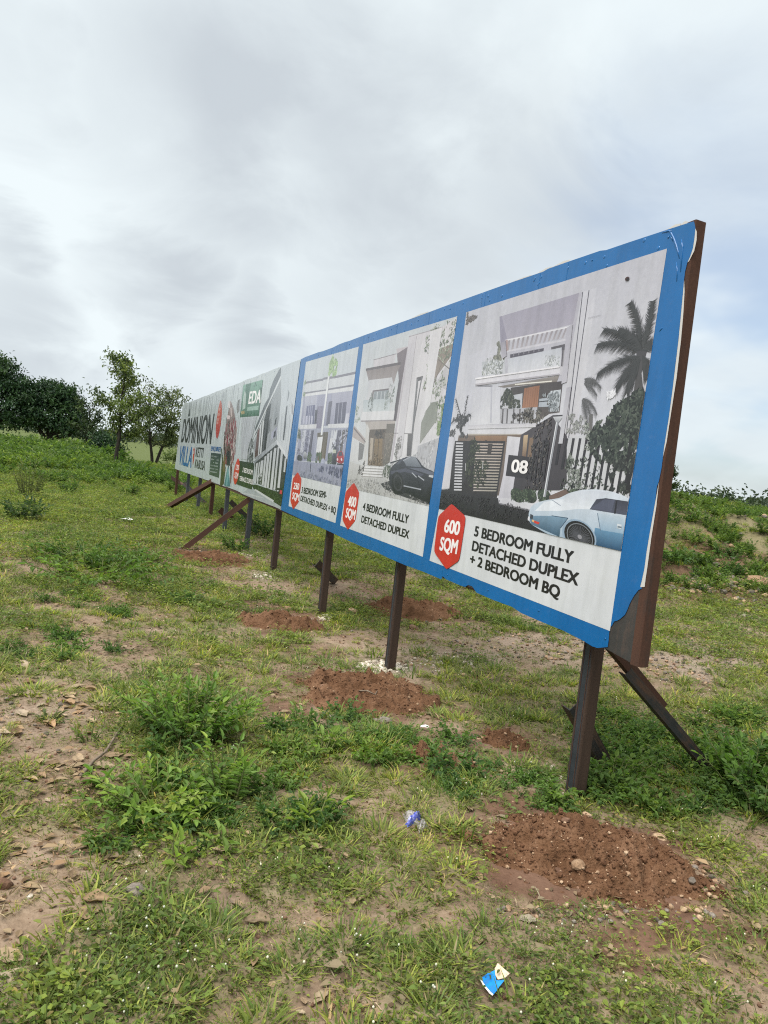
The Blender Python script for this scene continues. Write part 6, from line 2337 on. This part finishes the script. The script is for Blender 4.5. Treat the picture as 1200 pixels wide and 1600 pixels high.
# grass clumps on the left foreground and bright grass bank
wp = weed('undergrowth_weed', 'leafy knee high weed at the front of the undergrowth on the left', 'weed', G(110, 772), 30, 18, .40, .42, .10, .5, 11, group='undergrowth weeds', cols=[(.10, .16, .042), (.13, .20, .048), (.08, .13, .04)])
wp2 = weed('undergrowth_weed', 'paler leafy weed at the front of the undergrowth on the left', 'weed', G(205, 776), 31, 14, .36, .4, .11, .5, 9, group='undergrowth weeds', cols=[(.10, .165, .042), (.14, .20, .05), (.075, .125, .036)])
wl1, wl2 = wp.children[0], wp2.children[0]
n = 5200
x = -46 + RNG.random(n) * 46
y = 15.5 + RNG.random(n) * 34
u, v = proj(x, y, H(x, y))
edge = 22.5 + 9 * (fbm(x * .25, y * .25, 2, 7) - .5) + np.clip((u - 0) / 300, 0, 1) * 3
k = (u < 296) & (y > edge) & ((u < 190) | (y < 40)) & (fbm(x * .5, y * .5, 2, 17) > .28)
k &= ~((u > 176) & (y > 33 + 3 * RNG.random(n)))
x, y = x[k], y[k]
scatter('undergrowth', lay(x, y), (.45 + .8 * RNG.random(len(x)) + .7 * (fbm(x * .7, y * .7, 2, 19) - .4)) * np.interp(y, [20, 28, 36, 44], [.55, 1.0, 1.35, 1.8]), rots(len(x), .15), [wl1, wl2], seed=14)
# bank vegetation
n = 8500
x = -2 + RNG.random(n) * 26
y = 10.5 + RNG.random(n) * 26
u, v = proj(x, y, H(x, y))
k = (H(x, y) > .12) & (fbm(x * .55, y * .55, 3, 27) > .35 + .05 * (u > 1090) * (v > 840)) & (u > 380)
x, y = x[k], y[k]
scatter('bank_vegetation', lay(x, y), (.24 + .46 * RNG.random(len(x)) ** 1.6), rots(len(x), .3), [wl1, wl2], seed=15)
for lab, u, v, h_, s in (('bush on the crest of the spoil bank right of the board', 1125, 800, .75, 41), ('low bush on the bank crest close to the board edge', 1072, 800, .5, 42), ('pale green bush on the bank slope beside the board', 1062, 838, .5, 43), ('small bush at the right end of the bank crest', 1196, 806, .5, 44)):
    p = G(u, v)
    weed('weed_bush', lab, 'bush', p, s, 40, .95, h_ * .6, .10, .5, 10, cols=[(.07, .13, .035), (.10, .165, .04), (.055, .105, .033)])

wsrc = [bpy.data.objects[n_] for n_ in ('foliage.011', 'foliage.012', 'foliage.014')] if 'foliage.014' in bpy.data.objects else [wl1]
P = np.concatenate([blobpts(1075, 1225, 130, 62, 75), blobpts(965, 1195, 60, 60, 30), blobpts(1150, 1185, 70, 80, 60), blobpts(1000, 1150, 90, 40, 24), blobpts(870, 1240, 50, 30, 10), blobpts(300, 1215, 110, 60, 12), blobpts(250, 1300, 120, 60, 10),
                    blobpts(80, 1000, 110, 40, 26), blobpts(180, 930, 130, 40, 30), blobpts(480, 1150, 90, 40, 16), blobpts(640, 1170, 120, 40, 18), blobpts(420, 1250, 100, 60, 20), blobpts(760, 1230, 80, 30, 12)])
P = P[off_mounds(P[:, 0], P[:, 1])]
scatter('weed_patches', P - np.array([0, 0, .01]), .35 + .45 * RNG.random(len(P)), rots(len(P), .2), wsrc, seed=21)

# ------------------------------------------------------------------ trees


def branch_tree(name, label, base, h, width, seed, nleaf, L, cols, trunks=1, lean=(0, 0), crown0=.2, group=None, rad=.09, top=.5):
    """open crowned tree: stems with limbs all the way up, leaves in sprays along the outer twigs"""
    r = np.random.default_rng(seed)
    root = thing(name, label, 'tree', base, group)
    tips = []

    def limb(p, d_, length, r0, r1, n_, wob, up):
        pts = [np.array(p, float)]
        for i in range(n_):
            d_ = unit(d_ + (r.random(3) - .5) * wob + np.array([0, 0, up]))
            pts.append(pts[-1] + d_ * length / n_)
        return pts, np.linspace(r0, r1, n_ + 1)
    for tk in range(trunks):
        parts = []
        a0 = 1.1 + tk * pi
        sp = .0 if trunks == 1 else .22
        off = np.array([cos(a0), sin(a0), 0]) * .12 * (trunks > 1)
        hh = h * (1.0 - .08 * tk)
        pts, rr = limb(off + np.array([0, 0, -.15]), unit(np.array([lean[0] + sp * cos(a0), lean[1] + sp * sin(a0), 1.0])), hh * .94, rad, rad * .18, 10, .20, .08)
        parts.append(tube(pts, rr, 7, False))
        pts = np.array(pts)
        nl = 13
        for i in range(nl):
            s_ = crown0 + (.97 - crown0) * (i + .5 * r.random()) / nl
            q = pts[min(10, int(round(s_ * 10)))]
            a = i * 2.4 + r.random()
            prof = math.sin(pi * min(1, max(0, (s_ - crown0 + .12) / (1.10 - crown0)))) ** .7
            ln = width * (.5 + .6 * prof) * (.75 + .5 * r.random())
            el = .35 + 1.0 * s_
            lp, lr = limb(q, unit(np.array([cos(a), sin(a), el])), ln, rad * .42 * (1 - s_ * .6), .012, 5, .35, .04)
            parts.append(tube(lp, lr, 5, False))
            for k in range(5):
                m_ = lp[1 + k % 5]
                b = a + (r.random() - .5) * 2.6
                tp_, tr_ = limb(m_, unit(np.array([cos(b), sin(b), .2 + .8 * r.random()])), ln * (.28 + .3 * r.random()), .014, .005, 3, .4, .0)
                parts.append(tube(tp_, tr_, 4, False))
                tips += tp_[1:]
            tips += lp[3:]
        tips += list(pts[-2:])
        v_, f_, _ = join(parts)
        add('trunk', mesh('trunk', v_, f_, MAT_BARK, None, True), root)
    tp = np.array(tips)
    wgt = (.25 + r.random(len(tp)) ** 2 * 2.0) * np.where(tp[:, 2] > h * .72, .5, 1.0)
    idx = r.choice(len(tp), size=nleaf, p=wgt / wgt.sum())
    P = tp[idx] + r.normal(size=(nleaf, 3)) * np.array([.17, .17, .13]) * (h / 6) * (.6 + .8 * r.random((nleaf, 1)))
    Dr = r.normal(size=(nleaf, 3)) + np.array([0, 0, -.3])
    Nn = r.normal(size=(nleaf, 3)) * .6 + np.array([0, 0, 1])
    c_ = np.array(cols)[r.integers(len(cols), size=len(tp))[idx]]
    lv = leaves(P, Dr, Nn, L * (.6 + .8 * r.random(nleaf)), L * .5, c_, .25, .25, r)
    add('crown', mesh('crown', lv[0], lv[1], MAT_TREE, lv[2]), root)
    return root


def dense_tree(name, label, base, lobes, seed, nleaf, L, cols, trunk_h=1.0, group=None):
    """big dark crown: leaf clumps over several lobes, lobes = (dx, dy, z, rx, rz)"""
    r = np.random.default_rng(seed)
    root = thing(name, label, 'tree', base, group)
    parts = []
    P, Nn = [], []
    tot = sum(l[3] * l[4] for l in lobes)
    for (dx, dy, z, rx, rz) in lobes:
        parts.append(tube([(0, 0, -.2), (dx * .3, dy * .3, trunk_h), (dx * .8, dy * .8, z - rz * .3), (dx, dy, z + rz * .2)], [.28, .2, .12, .05], 6, False))
        ncl = int(nleaf / 26 * rx * rz / tot)
        d_ = unit(r.normal(size=(ncl, 3)))
        d_[:, 2] = np.where(d_[:, 2] < -.55, -d_[:, 2], d_[:, 2])
        q = (.62 + .45 * r.random((ncl, 1)) ** .7)
        ce = np.array([dx, dy, z]) + d_ * np.array([rx, rx, rz]) * q * (.86 + .3 * vnoise(d_[:, :1] * 3 + 9, d_[:, 2:3] * 3 + dx, seed))
        rad = .16 + .22 * r.random((ncl, 1))
        pts = ce[:, None] + r.normal(size=(ncl, 26, 3)) * rad[:, None] * np.array([1, 1, .7])
        P.append(pts.reshape(-1, 3))
        Nn.append(np.repeat(d_ * .8 + np.array([0, 0, .7]), 26, 0))
    P = np.concatenate(P)
    n_ = len(P)
    Nn = np.concatenate(Nn) + r.normal(size=(n_, 3)) * .45
    Dr = r.normal(size=(n_, 3)) + np.array([0, 0, -.4])
    c_ = np.array(cols)[np.repeat(r.integers(len(cols), size=n_ // 26 + 1), 26)[:n_]]
    lv = leaves(P, Dr, Nn, L * (.6 + .8 * r.random(n_)), L * .5, c_, .25, .22, r)
    v_, f_, _ = join(parts)
    add('trunk', mesh('trunk', v_, f_, MAT_BARK, None, True), root)
    add('crown', mesh('crown', lv[0], lv[1], MAT_TREE, lv[2]), root)
    return root


def at(u, depth):
    """ground point straight below the pixel column u on the horizon line, at a distance"""
    v = 680 + .108 * (u - 146)
    d_ = ray(u, v)
    x, y = d_[0] / d_[1] * depth, depth
    return np.array([x, y, float(H(x, y))])


TC = [(.026, .062, .026), (.038, .082, .030), (.020, .046, .024), (.052, .100, .036)]
mpx = lambda px, depth: px / F * depth
d_ = 58
dense_tree('broad_tree', 'tallest dark green tree, cut off by the left edge', at(-22, d_), [(0, 0, 3.6, 3.0, 3.0), (1.6, -.6, 2.5, 2.2, 2.4), (-1.6, .5, 3.0, 2.6, 2.8), (.6, .2, 5.3, 1.5, 1.5), (2.6, 0, 4.0, 1.3, 1.4)], 71, 14000, .24, TC, group='dark broad crowned trees')
dense_tree('broad_tree', 'rounded dark green tree second from the left edge', at(78, d_ + 1), [(0, 0, 3.0, 2.2, 2.3), (-1.4, -.4, 2.6, 1.8, 2.2), (1.2, -.3, 2.3, 1.5, 1.8), (-.3, .3, 4.3, 1.4, 1.0), (1.9, .2, 1.6, 1.0, 1.2), (.8, 0, 3.7, 1.2, 1.0)], 72, 14000, .24, TC, group='dark broad crowned trees')
branch_tree('young_tree', 'thin dark forked tree between the dark trees and the tall airy tree', at(134, 47), 3.5, 1.1, 73, 1500, .16, [(.05, .08, .03), (.07, .11, .036), (.036, .06, .028)], rad=.09, crown0=.3)
dense_tree('dark_shrub', 'low dark shrub below the tall airy tree', at(160, 44), [(0, 0, .6, .7, .55), (.7, 0, .5, .6, .5), (.2, .2, 1.1, .6, .5)], 74, 2600, .15, TC[:3])
branch_tree('airy_tree', 'tall airy tree with light green leaves and a bare trunk', G(181, 733), 5.7, 1.25, 75, 3700, .15, [(.14, .19, .05), (.18, .23, .06), (.10, .14, .045), (.07, .105, .04)], crown0=.26, rad=.11, lean=(.02, 0))
branch_tree('airy_tree', 'shorter airy tree with twin trunks next to the board', G(240, 726), 4.9, 1.5, 76, 4600, .16, [(.12, .155, .06), (.15, .185, .07), (.085, .115, .05)], trunks=2, crown0=.26, rad=.11, lean=(.03, 0))
weed('weed_bush', 'small bush in the field just left of the board end', 'bush', G(266, 724), 77, 40, 1.0, 1.0, .22, .5, 9, cols=[(.05, .085, .03), (.07, .11, .035)])
branch_tree('young_tree', 'leafy treetop rising behind the bank at the board edge', at(1040, 30) + np.array([0, 0, .1]), 1.9, .35, 78, 500, .14, [(.05, .085, .03), (.07, .11, .035)], crown0=.3, rad=.05)
# grey brown thatch-like heap by the dark trees
p = at(107, 50)
v_, f_ = rock(31, 3, .2, .55)
M = mat_soil('straw_heap', [(.3, (.10, .08, .06)), (.5, (.19, .155, .12)), (.72, (.27, .23, .18))], 12, None, .05)
o = add('straw_heap', mesh('straw_heap', v_, f_, M, None, True), None, label='grey brown straw heap beside the rounded dark tree', category='heap')
o.location = tuple(p - np.array([0, 0, .3]))
o.scale = (1.9, 1.9, 2.3)


# far woodland on the horizon
def far_wood():
    r = np.random.default_rng(90)
    P = []
    for i in range(520):
        a = radians(-44 + 88 * r.random())
        q = 210 + 140 * r.random()
        s = 1.6 + 2.2 * r.random()
        ce = np.array([q * sin(a), q * cos(a), s * .8])
        P.append(ce + r.normal(size=(46, 3)) * s * np.array([.5, .5, .42]))
    P = np.concatenate(P)
    P[:, 2] = np.maximum(P[:, 2], .1)
    n_ = len(P)
    c_ = np.array([(.05, .075, .045), (.07, .095, .055), (.04, .06, .04)])[np.repeat(r.integers(3, size=n_ // 46), 46)]
    lv = leaves(P, r.normal(size=(n_, 3)), r.normal(size=(n_, 3)) + np.array([0, 0, .8]), 1.1, .7, c_, .2, .2, r)
    add('far_woodland', mesh('far_woodland', lv[0], lv[1], MAT_TREE, lv[2]), None, kind='stuff')


far_wood()
